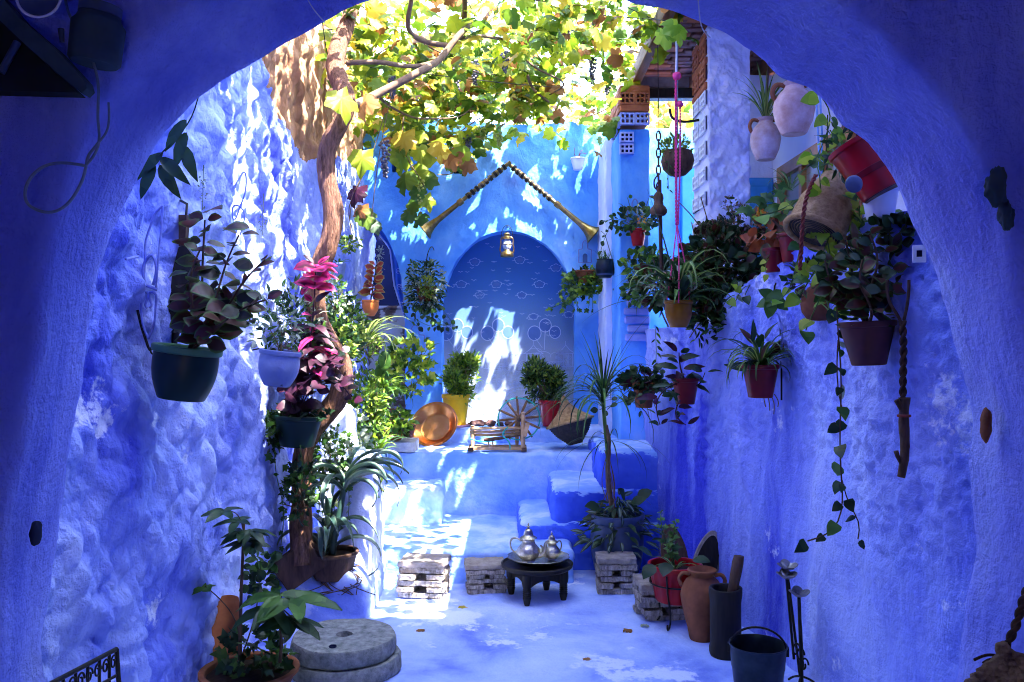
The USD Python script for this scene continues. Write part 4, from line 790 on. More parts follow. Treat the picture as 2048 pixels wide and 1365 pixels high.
strap_plant(t, top, 9, .16, .020, 'leaf_spider', rise=(.2, 1.0), droop=(1.0, 2.2))
whorl_stem(t, [top, P(1345, 1075, d), P(1352, 1045, d)], .055, 'leaf_green', 'ivy', .03); whorl_stem(t, [top, P(1325, 1060, d), P(1320, 1025, d + .05)], .05, 'leaf_green', 'ivy', .04)
V, f, e = leaves('oval', np.array([P(1310, 1130, d - .1), P(1335, 1125, d - .12), P(1385, 1120, d - .1), P(1305, 1110, d - .05)]), np.array([(-.8, -.4, -.5), (-.3, -.7, -.3), (.7, -.4, .1), (-.7, -.3, .5)]), A(0, -.4, 1)[None].repeat(4, 0), .11)
for k in range(4): t.add('leaf', (V[k], f), 'leaf_dark', True, e)
# wooden shoe lasts leaning on the wall
for k, (px, py, d, wpx, hpx, tilt, mt, lb) in enumerate([(1355, 1105, 5.62, 26, 55, -.12, 'wood_old', 'reddish oval wooden board leaning behind the red flowerpot'), (1400, 1115, 5.55, 26, 56, .30, 'cork_top', 'grey oval wooden board leaning at the wall behind the red flowerpot')]):
    c = P(px, py + hpx, d); n = 28; a = np.linspace(0, 2 * PI, n, endpoint=False); pts = np.stack([S(wpx, d) * np.cos(a) * (1 - .22 * np.sin(a)), S(hpx, d) * (np.sin(a) + 1)], 1)
    g = tm(trimesh.creation.extrude_polygon(Polygon(pts), .03, engine='earcut')); v = np.stack([g[0][:, 0], -g[0][:, 2], g[0][:, 1]], 1); rt = rotm([0, 1, 0], tilt) @ rotm([1, 0, 0], -.22)
    t = thing('oval_board', lb, 'board', c); t.add('board', xf((v, g[1]), rt, c), mt, 30)
    g = tm(trimesh.creation.extrude_polygon(Polygon(pts * .82 + A(0, S(hpx, d) * .18)), .012, engine='earcut')); v = np.stack([g[0][:, 0], -g[0][:, 2] - .026, g[0][:, 1]], 1); t.add('inlay', xf((v, g[1]), rt, c), 'wood_dark' if k else 'wood_old', 30)
# dark blue pot with dracaena and zebra plant
c = fl(1232, 1172) + A(0, .1, 0); c = A((1234 - 1024) / F * 6.3, 6.3, 0); d = c[1]
t = thing('dracaena_pot', 'slim dracaena in a dark blue glazed pot underplanted with striped leaves', 'potted plant', c)
top = pot(t, c, S(54, d), S(130, d), 'slate_pot', r0=S(40, d), bulge=.12)
tr = spline([top, P(1222, 1000, d), P(1216, 920, d), P(1218, 880, d - .02), P(1212, 850, d)], 24)
g = tube(tr, np.linspace(.022, .014, 24), 9); t.add('stem', (g[0] + (meshkit.fbm(g[0] * 40, 2, 4) - .5)[:, None] * .012, g[1]), 'vine_twig', True)
t.add('stem', tube(spline([tr[15], P(1206, 800, d), P(1204, 770, d)], 10), .014, 8), 'leaf_green', True)
rd = np.random.default_rng(3); crown = P(1206, 800, d)
for k in range(58):
    a = rd.uniform(0, 2 * PI); up = rd.random(); b = crown + A(0, 0, rd.uniform(-.06, .09))
    V, f, e = blade(b, a, rd.uniform(.45, .75) if up < .8 else rd.uniform(.4, .55), .016, rd.uniform(.1, 1.0) if up < .8 else rd.uniform(1.2, 1.5), rd.uniform(1.6, 2.8) if up < .8 else .3, 10); t.add('leaf', (V, f), 'leaf_dark' if k % 3 else 'leaf_green', True, e)
V, f, e = blade(P(1204, 790, d), -.15, .80, .020, 1.20, .55, 14); t.add('leaf', (V, f), 'leaf_dark', True, e)
for k in range(14): V, f, e = blade(P(1218, 880, d), rd.uniform(0, 2 * PI), rd.uniform(.35, .6), .010, rd.uniform(-.2, .5), 1.6, 9); t.add('leaf', (V, f), 'leaf_dark', True, e)
for k in range(7): t.add('aerial_root', tube(spline([P(1214 + rd.normal() * 4, 900, d - .02), P(1216 + rd.normal() * 16, 980, d - .06), P(1220 + rd.normal() * 24, 1050, d - .08)], 10), .003, 5), 'vine_twig', True)
n = 190; a = rd.uniform(0, 2 * PI, n); rr_ = rd.uniform(.05, .27, n); p = np.stack([c[0] + rr_ * np.cos(a), c[1] - .03 + rr_ * np.sin(a) * .8, top[2] + .13 - rr_ ** 2 * 3.6 + rd.normal(size=n) * .05], 1)
dd = unit(np.stack([np.cos(a), np.sin(a) * .8, rd.uniform(-.7, .3, n)], 1)); add_leaves(t, leaves('lance', p, dd, unit(A(0, -.4, 1) + rd.normal(size=(n, 3)) * .35), rd.uniform(.07, .12, n)), ['leaf_zebra', 'leaf_zebra', 'leaf_dark'], 110)
V, f, e = leaves('oval', np.array([P(1262, 1010, d - .1), P(1250, 1000, d), P(1200, 1015, d - .1), P(1275, 995, d)]), np.array([(.6, -.3, .5), (-.2, -.4, .6), (-.8, -.3, .2), (.7, 0, .4)]), A(0, -.6, .8)[None].repeat(4, 0), .12)
for k in range(4): t.add('leaf', (V[k], f), 'leaf_dark', True, e)

# ================================================================ LEFT FLOOR GROUP
c = fl(690, 1345); c = A((688 - 1024) / F * 4.55, 4.55, 0)
def stone_disc(z0, z1, r, seed, off):
    g = lathe([(.001, z0), (r * .97, z0), (r, z0 + .012), (r * 1.005, (z0 + z1) / 2), (r, z1 - .014), (r * .97, z1), (r * .6, z1 + .002), (.045, z1 + .002), (.040, z1 - .03), (.001, z1 - .03)], 56)
    v = g[0] + np.stack([meshkit.fbm(g[0] * 14 + k * 3, 4, seed + k) - .5 for k in range(3)], 1) * A(.028, .028, .016); return v + c + off, g[1]
t = thing('millstone', 'upper round grey millstone with a hole in its middle', 'millstone', c + A(0, 0, .09)); t.add('disc', stone_disc(.094, .185, .275, 140, A(0, 0, 0)), 'millstone', 40)
t.add('peg_hole', xf(lathe([(.001, 0), (.018, 0), (.021, .004), (.018, .008)], 12), None, c + A(-.02, -.19, .186)), 'dark_void', 40)
t = thing('millstone', 'lower round grey millstone lying on the courtyard floor', 'millstone', c); t.add('disc', stone_disc(0, .088, .29, 150, A(.01, .0, 0)), 'millstone', 40)
# terracotta pot, bottom left, with umbrella plant
d = 4.15; c = A((499 - 1024) / F * d, d, 0); zt = H + (682 - 1345) / F * d
t = thing('umbrella_plant_pot', 'leafy umbrella plant in a wide terracotta bowl, nearest on the left', 'potted plant', c)
top = pot(t, c, S(95, d), max(.16, zt), 'terracotta_old', r0=S(70, d), rim=.03)
rd = np.random.default_rng(9)
def palmate(b, n, size, out, mat='leaf_dark', elev=-.1):
    a0 = math.atan2(out[1], out[0]); ms = []
    for k in range(n):
        a = a0 + (k - (n - 1) / 2) * (2 * PI * .82 / n); dr = A(math.cos(a), math.sin(a), elev + rd.uniform(-.2, .2)); V, f, e = leaves('lance' if size > .12 else 'oval', b[None], unit(dr)[None], unit(A(0, -.45, 1) + rd.normal(size=3) * .15)[None], size * rd.uniform(.8, 1.1)); t.add('leaf', (V[0], f), mat, True, e)
def stem(pts, r=.006): t.add('stem', tube(spline(pts, 14), np.linspace(r, r * .6, 14), 7), 'wood_old', True)
m0 = P(480, 1320, d)
stem([m0, P(482, 1200, d), P(486, 1100, d), P(488, 1040, d)], .010)
for px, py, q in ((478, 1040, (-1, -.3)), (505, 1060, (1, -.4)), (485, 1062, (-.2, -1)), (450, 1020, (-1, 0)), (498, 1082, (.6, -.8))): stem([P(488, 1075, d), P((488 + px) / 2, py + 5, d), P(px, py, d)], .003); palmate(P(px, py, d) + A(0, -.02, 0), 6, .125, q)
m1 = P(560, 1325, d - .05); stem([m1, P(562, 1270, d - .05), P(560, 1200, d - .05), P(565, 1185, d - .05)], .009)
for px, py, q, sz in ((590, 1195, (1, -.2), .24), (545, 1215, (-1, -.3), .20), (570, 1235, (.3, -1), .17), (560, 1190, (-.4, .5), .20), (590, 1240, (.8, -.6), .17)): stem([P(562, 1215, d - .05), P(px, py, d - .08)], .004); palmate(P(px, py, d - .08), 5, sz, q, 'leaf_dark' if py > 1200 else 'leaf_green', -.25)
stem([m0, P(470, 1240, d), P(455, 1215, d), P(410, 1172, d)], .004); palmate(P(412, 1175, d), 4, .08, (-1, -.2), 'leaf_green')
bush(t, c + A(.02, .04, zt + .08), (.16, .12, .11), 90, .065, ['leaf_dark', 'leaf_dark', 'leaf_green'], 'ivy', most=40)
bush(t, P(520, 1150, d + .1), (.07, .07, .16), 70, .05, ['leaf_dark', 'leaf_green'], 'oval', most=20); stem([m0, P(510, 1230, d + .08), P(520, 1130, d + .1)], .004)
# leaning tile
t = thing('roof_tile', 'curved orange roof tile standing behind the terracotta bowl', 'roof tile', (-1.37, 4.35, 0)); cc = P(455, 1300, 4.4)
g = grid(lambda u, v: np.stack([(u - .5) * .15, .05 * np.cos((u - .5) * 3) , v * .40], 1), 9, 5); g2 = (g[0] * A(.9, 1, 1) + A(0, .014, 0), g[1][:, ::-1]); t.add('tile', xf(cat([g, g2]), rotm([0, 1, 0], -.06), (cc[0], 4.42, cc[2] - .14)), 'terracotta', True)
# trough with aloe in the planter
t = thing('tilted_trough', 'old reddish wooden trough lying tilted on the planter', 'trough', P(600, 1160, 5.3)); rt = rotm([0, 1, 0], -.62) @ rotm([0, 0, 1], .15); c0 = P(602, 1125, 5.34)
for cc, sz in (((0, 0, -.09), (.26, .24, .022)), ((0, -.12, 0), (.26, .022, .20)), ((0, .12, 0), (.26, .022, .20)), ((-.13, 0, 0), (.022, .22, .20)), ((.13, 0, 0), (.022, .22, .20))): t.add('board', xf(cbox(cc, sz), rt, c0), 'wood_old', False)
d = 5.38; c = P(665, 1165, d); t = thing('aloe_plant', 'large spreading aloe with curling leaves in a dark pot on the planter', 'potted plant', A(c[0], c[1], .28))
top = pot(t, A(c[0], c[1], .26), .16, .17, 'wood_old', r0=.12)
t.add('stem', tube(spline([top, P(668, 1080, d), P(684, 1000, d), P(688, 965, d)], 14), np.linspace(.022, .018, 14), 9), 'leaf_aloe', True)
rd = np.random.default_rng(21)
def aloe(b, az, L, w, rise, droop):
    V, f, e = blade(b, az, L, w, rise, droop, 16, kink=rd.normal() * .03)
    n = 16; V[n:2 * n] -= A(0, 0, 1) * w * .30; t.add('leaf', (V, f), 'leaf_aloe', True, e)
for k in range(24): aloe(P(687, 975, d) + A(0, 0, rd.uniform(-.06, .05)), rd.uniform(0, 2 * PI), rd.uniform(.32, .58), .046, rd.uniform(.2, 1.25), rd.uniform(1.6, 3.6))
for k in range(18): aloe(P(655, 1075, d) + A(0, 0, rd.uniform(-.1, .12)), rd.uniform(0, 2 * PI), rd.uniform(.34, .62), .046, rd.uniform(.5, 1.3), rd.uniform(1.8, 4.0))
for px, py, L, az in ((640, 1090, .42, 3.4), (690, 960, .45, -.3), (735, 930, .36, -.2), (690, 960, .4, 2.9)): aloe(P(px, py, d - .05), az, L, .045, 1.0, 3.4)
for k in range(12): t.add('dry_root', tube(spline([P(690 + rd.normal() * 30, 1130, d), P(680 + rd.normal() * 40, 1160, d - .1), P(690 + rd.normal() * 50, 1190, d - .12)], 8), .003, 5), 'wood_old', True)
# iron grille, bottom left
d = 3.15; t = thing('iron_grille', 'black wrought iron scrollwork grille at the lower left corner', 'railing', P(170, 1365, d))
tl, trr = P(100, 1368, 2.95), P(233, 1298, 3.30); ax = trr - tl; dn_ = A(0, 0, -1) * .5
t.add('rail', tube([tl - ax * .35, trr], .009, 7), 'iron', True); t.add('bar', tube([trr, trr + dn_ * .6 + A(.02, 0, 0)], .009, 7), 'iron', True)
for s in (0, .18, .36, .54, .72, .88): t.add('bar', tube([tl + ax * s, tl + ax * s + dn_], .006, 6), 'iron', True)
for s in np.linspace(.05, .95, 8): q0 = tl + ax * s + A(0, 0, -.045); t.add('scroll', tube([q0 + unit(ax) * .020 * (1 - q / 11) * math.cos(q) + A(0, 0, 1) * .030 * (1 - q / 11) * math.sin(q) for q in np.linspace(0, 8, 26)], .004, 6), 'iron', True)
t.add('rail', tube([tl - ax * .35 + A(0, 0, -.10), trr + A(0.003, 0, -.10)], .006, 6), 'iron', True)

# ================================================================ PLATFORM
def shrub(px, d, zbase, potw, poth, mat, label, ctr, rad, lm, seed):
    rs = np.random.default_rng(seed); c = A((px - 1024) / F * d, d, zbase); t = thing('potted_shrub', label, 'potted plant', c)
    top = pot(t, c, S(potw / 2, d), S(poth, d), mat, r0=S(potw * .36, d)); cc = P(*ctr, d)
    ends = [cc + unit(rs.normal(size=3)) * A(*rad) * .7 for _ in range(14)]; twigs(t, top, ends, .007, 'vine_twig', 'trunk', 0, rs)
    for k, q in enumerate(ends): bush(t, q, A(*rad) * rs.uniform(.38, .60), 150, .050, lm, 'lance', rs, lift=.8, shell=.1)
    return t, c
t, c = shrub(912, 8.27, .935, 56, 62, 'yellow_pot', 'bright green shrub in a yellow pot on the ledge, left of the spinning wheel', (928, 755), (.19, .15, .22), ['leaf_fern', 'leaf_bright', 'leaf_green'], 31)
solo('pink_saucer', xf(lathe([(.001, 0), (.13, 0), (.145, .022), (.138, .024), (.12, .010), (.001, .010)], 30), None, (c[0], c[1], .921)), 'pink_dish', 'pink saucer under the yellow pot', 'saucer')
shrub(1106, 8.25, .93, 58, 52, 'red_pot', 'dark green shrub in a glossy red pot on the ledge, right of the spinning wheel', (1086, 765), (.18, .15, .22), ['leaf_green', 'leaf_fern', 'leaf_dark'], 32)
for k, (px, py, r) in enumerate([(958, 848, .05), (980, 850, .045), (945, 852, .04), (1000, 850, .03), (1018, 846, .035)]):
    solo('rock', lump(P(px, py, 8.25) * A(1, 1, 0) + A(0, 0, .93 + r * .5), (r * 1.2, r, r * .75), 160 + k, .5), 'rock', ['rough dark rock behind the wheel post', 'rough dark rock in the middle of the ledge', 'rough dark rock beside the yellow pot', 'smallest dark rock behind the spinning wheel rail', 'dark rock at the left rim of the spinning wheel'][k], 'rock', 40)
# copper basin
c = P(868, 848, 7.98); t = thing('copper_basin', 'big hammered copper basin leaning against the ledge beside the terracotta jug', 'basin', A(c[0], 7.9, .78))
ax = unit(A(-.22, -.83, .50)); r = S(48, 7.98); t.add('bowl', xf(lathe([(.001, -.075), (r * .55, -.072), (r * .68, -.064), (r * .86, -.01), (r * .98, .0), (r * 1.02, .006), (r * 1.02, -.002), (r * .88, -.022), (r * .70, -.078), (.001, -.085)], 56), align(ax), c), 'copper', 50)
for q in (r * .60, r * .93): t.add('groove', xf(tube([(q * math.cos(a), q * math.sin(a), -.066 if q < .15 else -.002) for a in np.linspace(0, 2 * PI, 49)], .0025, 5, False), align(ax), c), 'copper', True)
# jug on its slab
solo('stone_slab', rbox((-1.20, 7.44, .775), (-.845, 7.78, .872), .012, e=.04, amp=.006, seed=170), 'slab_stone', 'white stone slab under the terracotta jug on the platform edge', 'slab', True)
c = A((787 - 1024) / F * 7.6, 7.6, .868); t = thing('terracotta_jug', 'orange terracotta jug with a handle standing on the white slab', 'jug', c); k_ = S(62, 7.6) / .30
g = lathe([(.001, 0), (.070, 0), (.082, .02), (.094, .06), (.088, .11), (.066, .16), (.042, .21), (.036, .245), (.046, .285), (.056, .30), (.050, .302), (.032, .25), (.001, .2)], 32); t.add('body', xf(g, None, c, k_), 'terracotta', 40)
t.add('handle', xf(tube(spline([(-.050, 0, .285), (-.085, 0, .275), (-.10, 0, .22), (-.085, 0, .15), (-.078, 0, .12)], 14), .009, 8), None, c, k_), 'terracotta', True)
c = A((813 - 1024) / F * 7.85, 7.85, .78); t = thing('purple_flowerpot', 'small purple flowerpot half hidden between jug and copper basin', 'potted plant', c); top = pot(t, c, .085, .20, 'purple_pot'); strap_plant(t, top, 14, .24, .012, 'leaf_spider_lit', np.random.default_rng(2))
# spinning wheel
t = thing('spinning_wheel', 'small wooden spinning wheel with twelve spokes and green thread on the platform edge', 'spinning wheel', P(1000, 903, 7.52)); d = 7.52; z0 = .785
X = lambda px: (px - 1024) / F * d
Zz = lambda py: H + (682 - py) / F * d
def post(px, y0, y1, w, yy=0, mat='wood_pale'): t.add('post', xf(lathe([(.001, 0), (w, 0), (w * 1.1, .02), (w * .8, .04), (w, .08), (w, (Zz(y0) - z0) * .8), (w * 1.2, (Zz(y0) - z0) * .86), (w * .7, (Zz(y0) - z0) * .92), (w, (Zz(y0) - z0) * .97), (.001, Zz(y0) - z0)], 10), None, (X(px), d + yy, z0)), mat, 40)
post(945, 850, 905, .018); post(945, 856, 905, .016, .12); post(1046, 822, 905, .020, -.06); post(1034, 822, 905, .018, .10)
for y in (857, 864, 871): t.add('rail', tube([A(X(940), d + .02 * (y - 862) / 5, Zz(y)), A(X(1050), d + .02 * (y - 862) / 5, Zz(y - 2))], .013, 8), 'wood_pale', True)
t.add('base_beam', cbox((X(996), d - .03, z0 + .022), (S(112, d), .035, .03)), 'wood_pale', False); t.add('base_beam', cbox((X(996), d + .10, z0 + .022), (S(100, d), .035, .03)), 'wood_pale', False)
for px in (942, 1048): t.add('foot_beam', cbox((X(px), d + .03, z0 + .018), (.045, .24, .034)), 'wood_old', False)
wc, wr = A(X(1038), d + .02, Zz(838)), S(43, d)
wh = t.add('hub', tube([wc - A(0, .09, 0), wc - A(0, .03, 0), wc + A(0, .03, 0), wc + A(0, .12, 0)], [.016, .024, .024, .016], 12), 'wood_old', True)
for k in range(12):
    a = k * PI / 6 + .1; u = A(math.cos(a), 0, math.sin(a)); wh.add('spoke', tube([wc + u * .02 + A(0, -.02 if k % 2 else .03, 0), wc + u * wr * .6 + A(0, -.015 if k % 2 else .025, 0), wc + u * wr * 1.06 + A(0, -.01 if k % 2 else .02, 0)], [.008, .013, .010], 6), 'wood_spoke', True)
ca = [wc + wr * .97 * A(math.cos(a), 0, math.sin(a)) + A(0, .015 * math.cos(a * 6 + .6), 0) for a in np.linspace(0, 2 * PI, 73)]
wh.add('thread', tube(ca, .007, 6, False), 'thread_teal', True)
wh.add('thread', tube([p + A(0, -.012, .0) * math.cos(k) for k, p in enumerate(ca)], .005, 6, False), 'thread_teal', True)
t.add('thread', tube(spline([A(X(1016), d - .08, Zz(852)), A(X(1006), d - .08, Zz(868)), A(X(1018), d - .08, Zz(882)), A(X(1020), d - .08, Zz(896))], 16), .007, 6), 'thread_teal', True)
t.add('thread', tube(spline([A(X(940), d - .04, Zz(876)), A(X(965), d - .06, Zz(882)), A(X(986), d - .05, Zz(880))], 10), .006, 6), 'thread_teal', True)
t.add('spindle', tube([A(X(968), d - .05, Zz(879)), A(X(986), d - .05, Zz(877)), A(X(1046), d - .05, Zz(869))], [.016, .018, .004], 8), 'wood_old', True)
for px in (977, 985): t.add('spindle_post', tube([A(X(px), d - .04, Zz(878)), A(X(px + 2), d - .04, Zz(898))], .009, 6), 'wood_pale', True)
t.add('crank', cbox(A(X(1052), d - .10, Zz(858)), (.035, .02, .12), rotm([0, 1, 0], .25)), 'wood_pale', False)
# conical woven basket
d = 7.62; c = P(1152, 888, d); t = thing('conical_basket', 'tilted woven straw basket with a conical lid at the right end of the platform', 'basket', c); rt = rotm([0, 1, 0], -.26) @ rotm([1, 0, 0], -.12); k_ = S(46, d)
def weave(pr, n=56): return [(r + .0035 * (1 if i % 2 else -1), z) for i, (r, z) in enumerate(pr)]
lid = [(r * k_, z * k_) for r, z in zip(np.interp(np.linspace(0, 1, 42), (0, .15, .35, .6, .8, 1), (1.03, .80, .50, .26, .14, .05)), np.linspace(1.0, 2.2, 42))] + [(.001, 2.23 * k_)]
body = [(.001, 0), (.25 * k_, 0)] + [(np.interp(q, (0, .5, 1), (.28, .72, 1.0)) * k_, q * .95 * k_) for q in np.linspace(0, 1, 24)]
t.add('body', xf(lathe(weave(body), 44), rt, c), 'straw_dark', True); t.add('lid', xf(lathe(weave(lid), 44), rt, c), 'straw', True); t.add('rim', xf(tube([(1.03 * k_ * math.cos(a), 1.03 * k_ * math.sin(a), .97 * k_) for a in np.linspace(0, 2 * PI, 41)], .012, 7, False), rt, c), 'straw', True)

# ================================================================ BACK WALL FITTINGS
def trumpet(p0, p1, label):
    t = thing('long_trumpet', label, 'trumpet', p0, 'crossed long trumpets above the niche'); L = np.linalg.norm(p1 - p0); fr = align(p1 - p0)
    pr = [(.011, 0), (.016, .005), (.012, .015)] + [q for k in range(11) for q in ((.013, .05 + k * .040), (.013, .066 + k * .04), (.020, .067 + k * .04), (.020, .082 + k * .04), (.013, .083 + k * .04))] + [(.014, .55), (.022, .56), (.022, .60), (.016, .61), (.018, .75), (.024, .84), (.036, .91), (.056, .965), (.082, 1.0), (.080, 1.004), (.03, .93), (.001, .8)]
    t.add('tube', xf(lathe([(r * (1.5 if z < .8 else 1.25), z * L) for r, z in pr], 22), fr, p0), 'brass', 40)
    for k in range(9): t.add('band', xf(lathe([(.0205, 0), (.0315, .002), (.0315, .030), (.0205, .032)], 18), fr, p0 + (p1 - p0) * (.06 + .052 * k)), 'wood_dark', 40)
    t.add('hook', tube([p0 + (p1 - p0) * .5 + A(0, .10, 0), p0 + (p1 - p0) * .5 + A(0, .0, -.02)], .004, 5), 'iron', True)
trumpet(P(1021, 324, 8.40), P(848, 462, 8.38), 'long ringed brass trumpet slanting down to the left above the niche')
trumpet(P(1015, 326, 8.43), P(1188, 470, 8.40), 'long ringed brass trumpet slanting down to the right above the niche')
d = 8.30; c = P(1014, 514, d); t = thing('hurricane_lantern', 'brass hurricane lantern hanging at the crown of the niche arch', 'lantern', c); k_ = .26
t.add('base', xf(lathe([(.001, 0), (.062, 0), (.066, .01), (.066, .03), (.05, .05), (.035, .058), (.03, .07), (.001, .07)], 24), None, c), 'brass', 40)
t.add('globe', xf(lathe([(.026, .07), (.036, .085), (.044, .11), (.040, .14), (.028, .165), (.026, .17)], 20), None, c), 'globe_glass', True)
t.add('cap', xf(lathe([(.032, .168), (.045, .172), (.042, .19), (.030, .20), (.028, .215), (.034, .22), (.022, .235), (.001, .24)], 22), None, c), 'brass', 40)
for sgn in (-1, 1): t.add('frame', xf(tube(spline([(sgn * .05, 0, .03), (sgn * .066, 0, .06), (sgn * .060, 0, .12), (sgn * .058, 0, .17), (sgn * .045, 0, .19), (sgn * .03, 0, .195)], 16), .007, 7), None, c), 'brass', True)
t.add('bail', xf(tube([(.058 * math.cos(a), 0, .18 + .13 * math.sin(a)) for a in np.linspace(0, PI, 18)], .003, 6), None, c), 'iron', True)
t.add('guard', xf(tube([(.045 * math.cos(a), .045 * math.sin(a), .12) for a in np.linspace(0, 2 * PI, 21)], .003, 5, False), None, c), 'brass', True)
t.add('hook', tube([c + A(0, .25, .315), c + A(0, .0, .312)], .004, 5), 'iron', True)
d = 8.38; c = P(1156, 340, d); t = thing('wall_pot', 'small white pot with a dry twig fixed high on the end wall', 'potted plant', c)
top = pot(t, c, S(15, d), S(24, d), 'white_glaze', r0=S(9, d)); twigs(t, top, [P(1165, 300, d), P(1150, 295, d), P(1172, 308, d)], .005, 'rope_red')
t.add('bracket', tube([c + A(0, .12, .06), c + A(0, .03, .06)], .006, 5), 'iron', True)
def wire_frame(px, py, d, w, h, label, mat='iron_blue'):
    c = P(px, py, d); t = thing('wire_ornament', label, 'wall ornament', c, None); W, Hh = S(w, d) / 2, S(h, d)
    t.add('wire', tube(spline([c + A(-W, 0, 0), c + A(-W, 0, Hh * .5), c + A(-W, 0, Hh * .56), c + A(-W * .5, 0, Hh * .62), c + A(-W * .4, 0, Hh * .8), c + A(0, 0, Hh), c + A(W * .4, 0, Hh * .8), c + A(W * .5, 0, Hh * .62), c + A(W, 0, Hh * .56), c + A(W, 0, Hh * .5), c + A(W, 0, 0)], 60), .006, 6), mat, True)
    g = tm(trimesh.creation.extrude_polygon(Polygon([(-W * .35, 0), (W * .35, 0)] + [(W * .35 * math.cos(a), Hh * .3 + W * .35 * math.sin(a)) for a in np.linspace(0, PI, 9)]), .012, engine='earcut')); t.add('keyhole', xf((np.stack([g[0][:, 0], -g[0][:, 2], g[0][:, 1]], 1), g[1]), None, c), 'blue_pot', False)
    t.add('wire', tube([c + A(-W, 0, 0), c + A(W, 0, 0)], .005, 6), mat, True)
wire_frame(830, 700, 8.46, 38, 50, 'arched wire ornament on the end wall left of the niche')
wire_frame(1170, 525, 8.46, 26, 44, 'arched wire ornament on the end wall right of the niche')
wire_frame(1270, 452, 7.30, 30, 54, 'arched wire ornament on the brick pillar above the red pot')
def hook_line(t, a, b, r=.004, mat='iron'): t.add('hanger', tube(spline([a, (np.asarray(a) + b) / 2 + A(0, -.02, .02), b], 10), r, 6), mat, True)
# hanging leafy basket left of the niche
d = 8.22; c = P(852, 590, d); rs = np.random.default_rng(41); t = thing('hanging_basket', 'bushy hanging plant ball on a curled hook left of the niche', 'hanging plant', c)
top = pot(t, c - A(0, 0, .06), .10, .14, 'terracotta_old'); t.add('hanger', tube(spline([P(868, 500, 8.46), P(862, 494, 8.3), P(856, 505, d), P(852, 540, d), top], 16), .005, 6), 'iron', True)
bush(t, P(850, 575, d), (.20, .17, .27), 1300, .045, ['leaf_green', 'leaf_dark', 'leaf_grey'], 'lance', rs, lift=-.2); bush(t, P(853, 575, d - .15), (.07, .06, .11), 260, .03, ['leaf_lime', 'leaf_fern'], 'tiny', rs)
for k in range(9): q = P(850 + rs.normal() * 22, 610, d - .1); trail(t, [q, q + A(rs.normal() * .06, -.03, -.10), q + A(rs.normal() * .1, 0, -.2)], .055, ['leaf_dark', 'leaf_green'], 'oval', .05, rs, most=6)
# hanging plant right of the niche, and the dark pot beside it
d = 8.2; c = P(1172, 560, d); t = thing('hanging_basket', 'trailing bright green plant in a wall basket right of the niche', 'hanging plant', c); top = pot(t, c - A(0, 0, .03), .11, .12, 'terracotta_old')
t.add('hanger', tube([c + A(0, .28, .1), c + A(0, .08, .08)], .006, 6), 'iron', True)
bush(t, P(1168, 565, d), (.20, .14, .13), 260, .06, ['leaf_green', 'leaf_bright', 'leaf_dark'], 'ivy', rs, most=20)
for k in range(10): q = P(1165 + rs.normal() * 22, 570, d - .08); trail(t, [q, q + A(rs.normal() * .07, -.05, -.08), q + A(rs.normal() * .12, 0, -.22)], .05, ['leaf_green', 'leaf_bright'], 'ivy', .045, rs, most=7)
d = 7.75; c = P(1210, 557, d); t = thing('round_dark_pot', 'round dark hanging pot with wispy sprouts beside the brick pillar', 'hanging plant', c)
t.add('pot', xf(lathe([(.001, 0), (.05, .005), (.078, .04), (.088, .09), (.080, .14), (.072, .165), (.078, .175), (.066, .172), (.001, .15)], 26), None, c), 'zinc_dark', 40); t.add('band', xf(lathe([(.074, .028), (.080, .03), (.080, .042), (.074, .044)], 26), None, c), 'slate_pot', 40)
for k in range(36): a = rs.uniform(0, 6.28); V, f, e = blade(c + A(rs.normal() * .03, rs.normal() * .03, .16), a, rs.uniform(.06, .14), .008, 1.3, 1.2, 5); t.add('leaf', (V, f), 'leaf_green', True, e)
t.add('hanger', tube([c + A(-.02, .15, .45), c + A(0, 0, .40), c + A(.07, 0, .16)], .003, 5), 'iron', True); trail(t, [c + A(.08, -.02, .15), c + A(.10, -.02, 0), c + A(.09, -.02, -.12)], .03, 'leaf_dark', 'oval', .03, rs, most=8)
# pillar pots
d = 7.2; c = P(1276, 492, d); t = thing('red_wall_pot', 'small red pot with a flowering sprawling plant hung on the brick pillar', 'potted plant', c); top = pot(t, c, S(17, d), S(34, d), 'red_pot', r0=S(11, d)); hook_line(t, c + A(0, .14, .1), top)
bush(t, P(1268, 440, d), (.22, .12, .12), 170, .05, ['leaf_green', 'leaf_dark', 'leaf_dark'], 'oval', rs, most=30); bush(t, P(1282, 440, d - .05), (.03, .03, .03), 10, .03, ['petal_orange'], 'oval', rs)
trail(t, [top, P(1235, 440, d), P(1212, 470, d), P(1202, 500, d)], .05, 'leaf_dark', 'oval', .05, rs, most=12); trail(t, [top, P(1290, 420, d), P(1300, 390, d)], .05, 'leaf_dark', 'oval', .05, rs, most=12); trail(t, [top, P(1262, 420, d), P(1255, 395, d)], .045, 'leaf_green', 'oval', .05, rs, most=12)
d = 7.15; c = P(1281, 580, d); t = thing('brown_wall_pot', 'small brown pot with light green leaves hung low on the brick pillar', 'potted plant', c); top = pot(t, c, S(14, d), S(26, d), 'terracotta_old', r0=S(9, d)); hook_line(t, c + A(0, .18, .1), top)
bush(t, P(1290, 530, d), (.20, .12, .13), 150, .065, ['leaf_green', 'leaf_bright', 'leaf_dark'], 'oval', rs, most=45); bush(t, P(1285, 590, d), (.16, .1, .10), 80, .06, ['leaf_green', 'leaf_dark'], 'oval', rs, most=25)

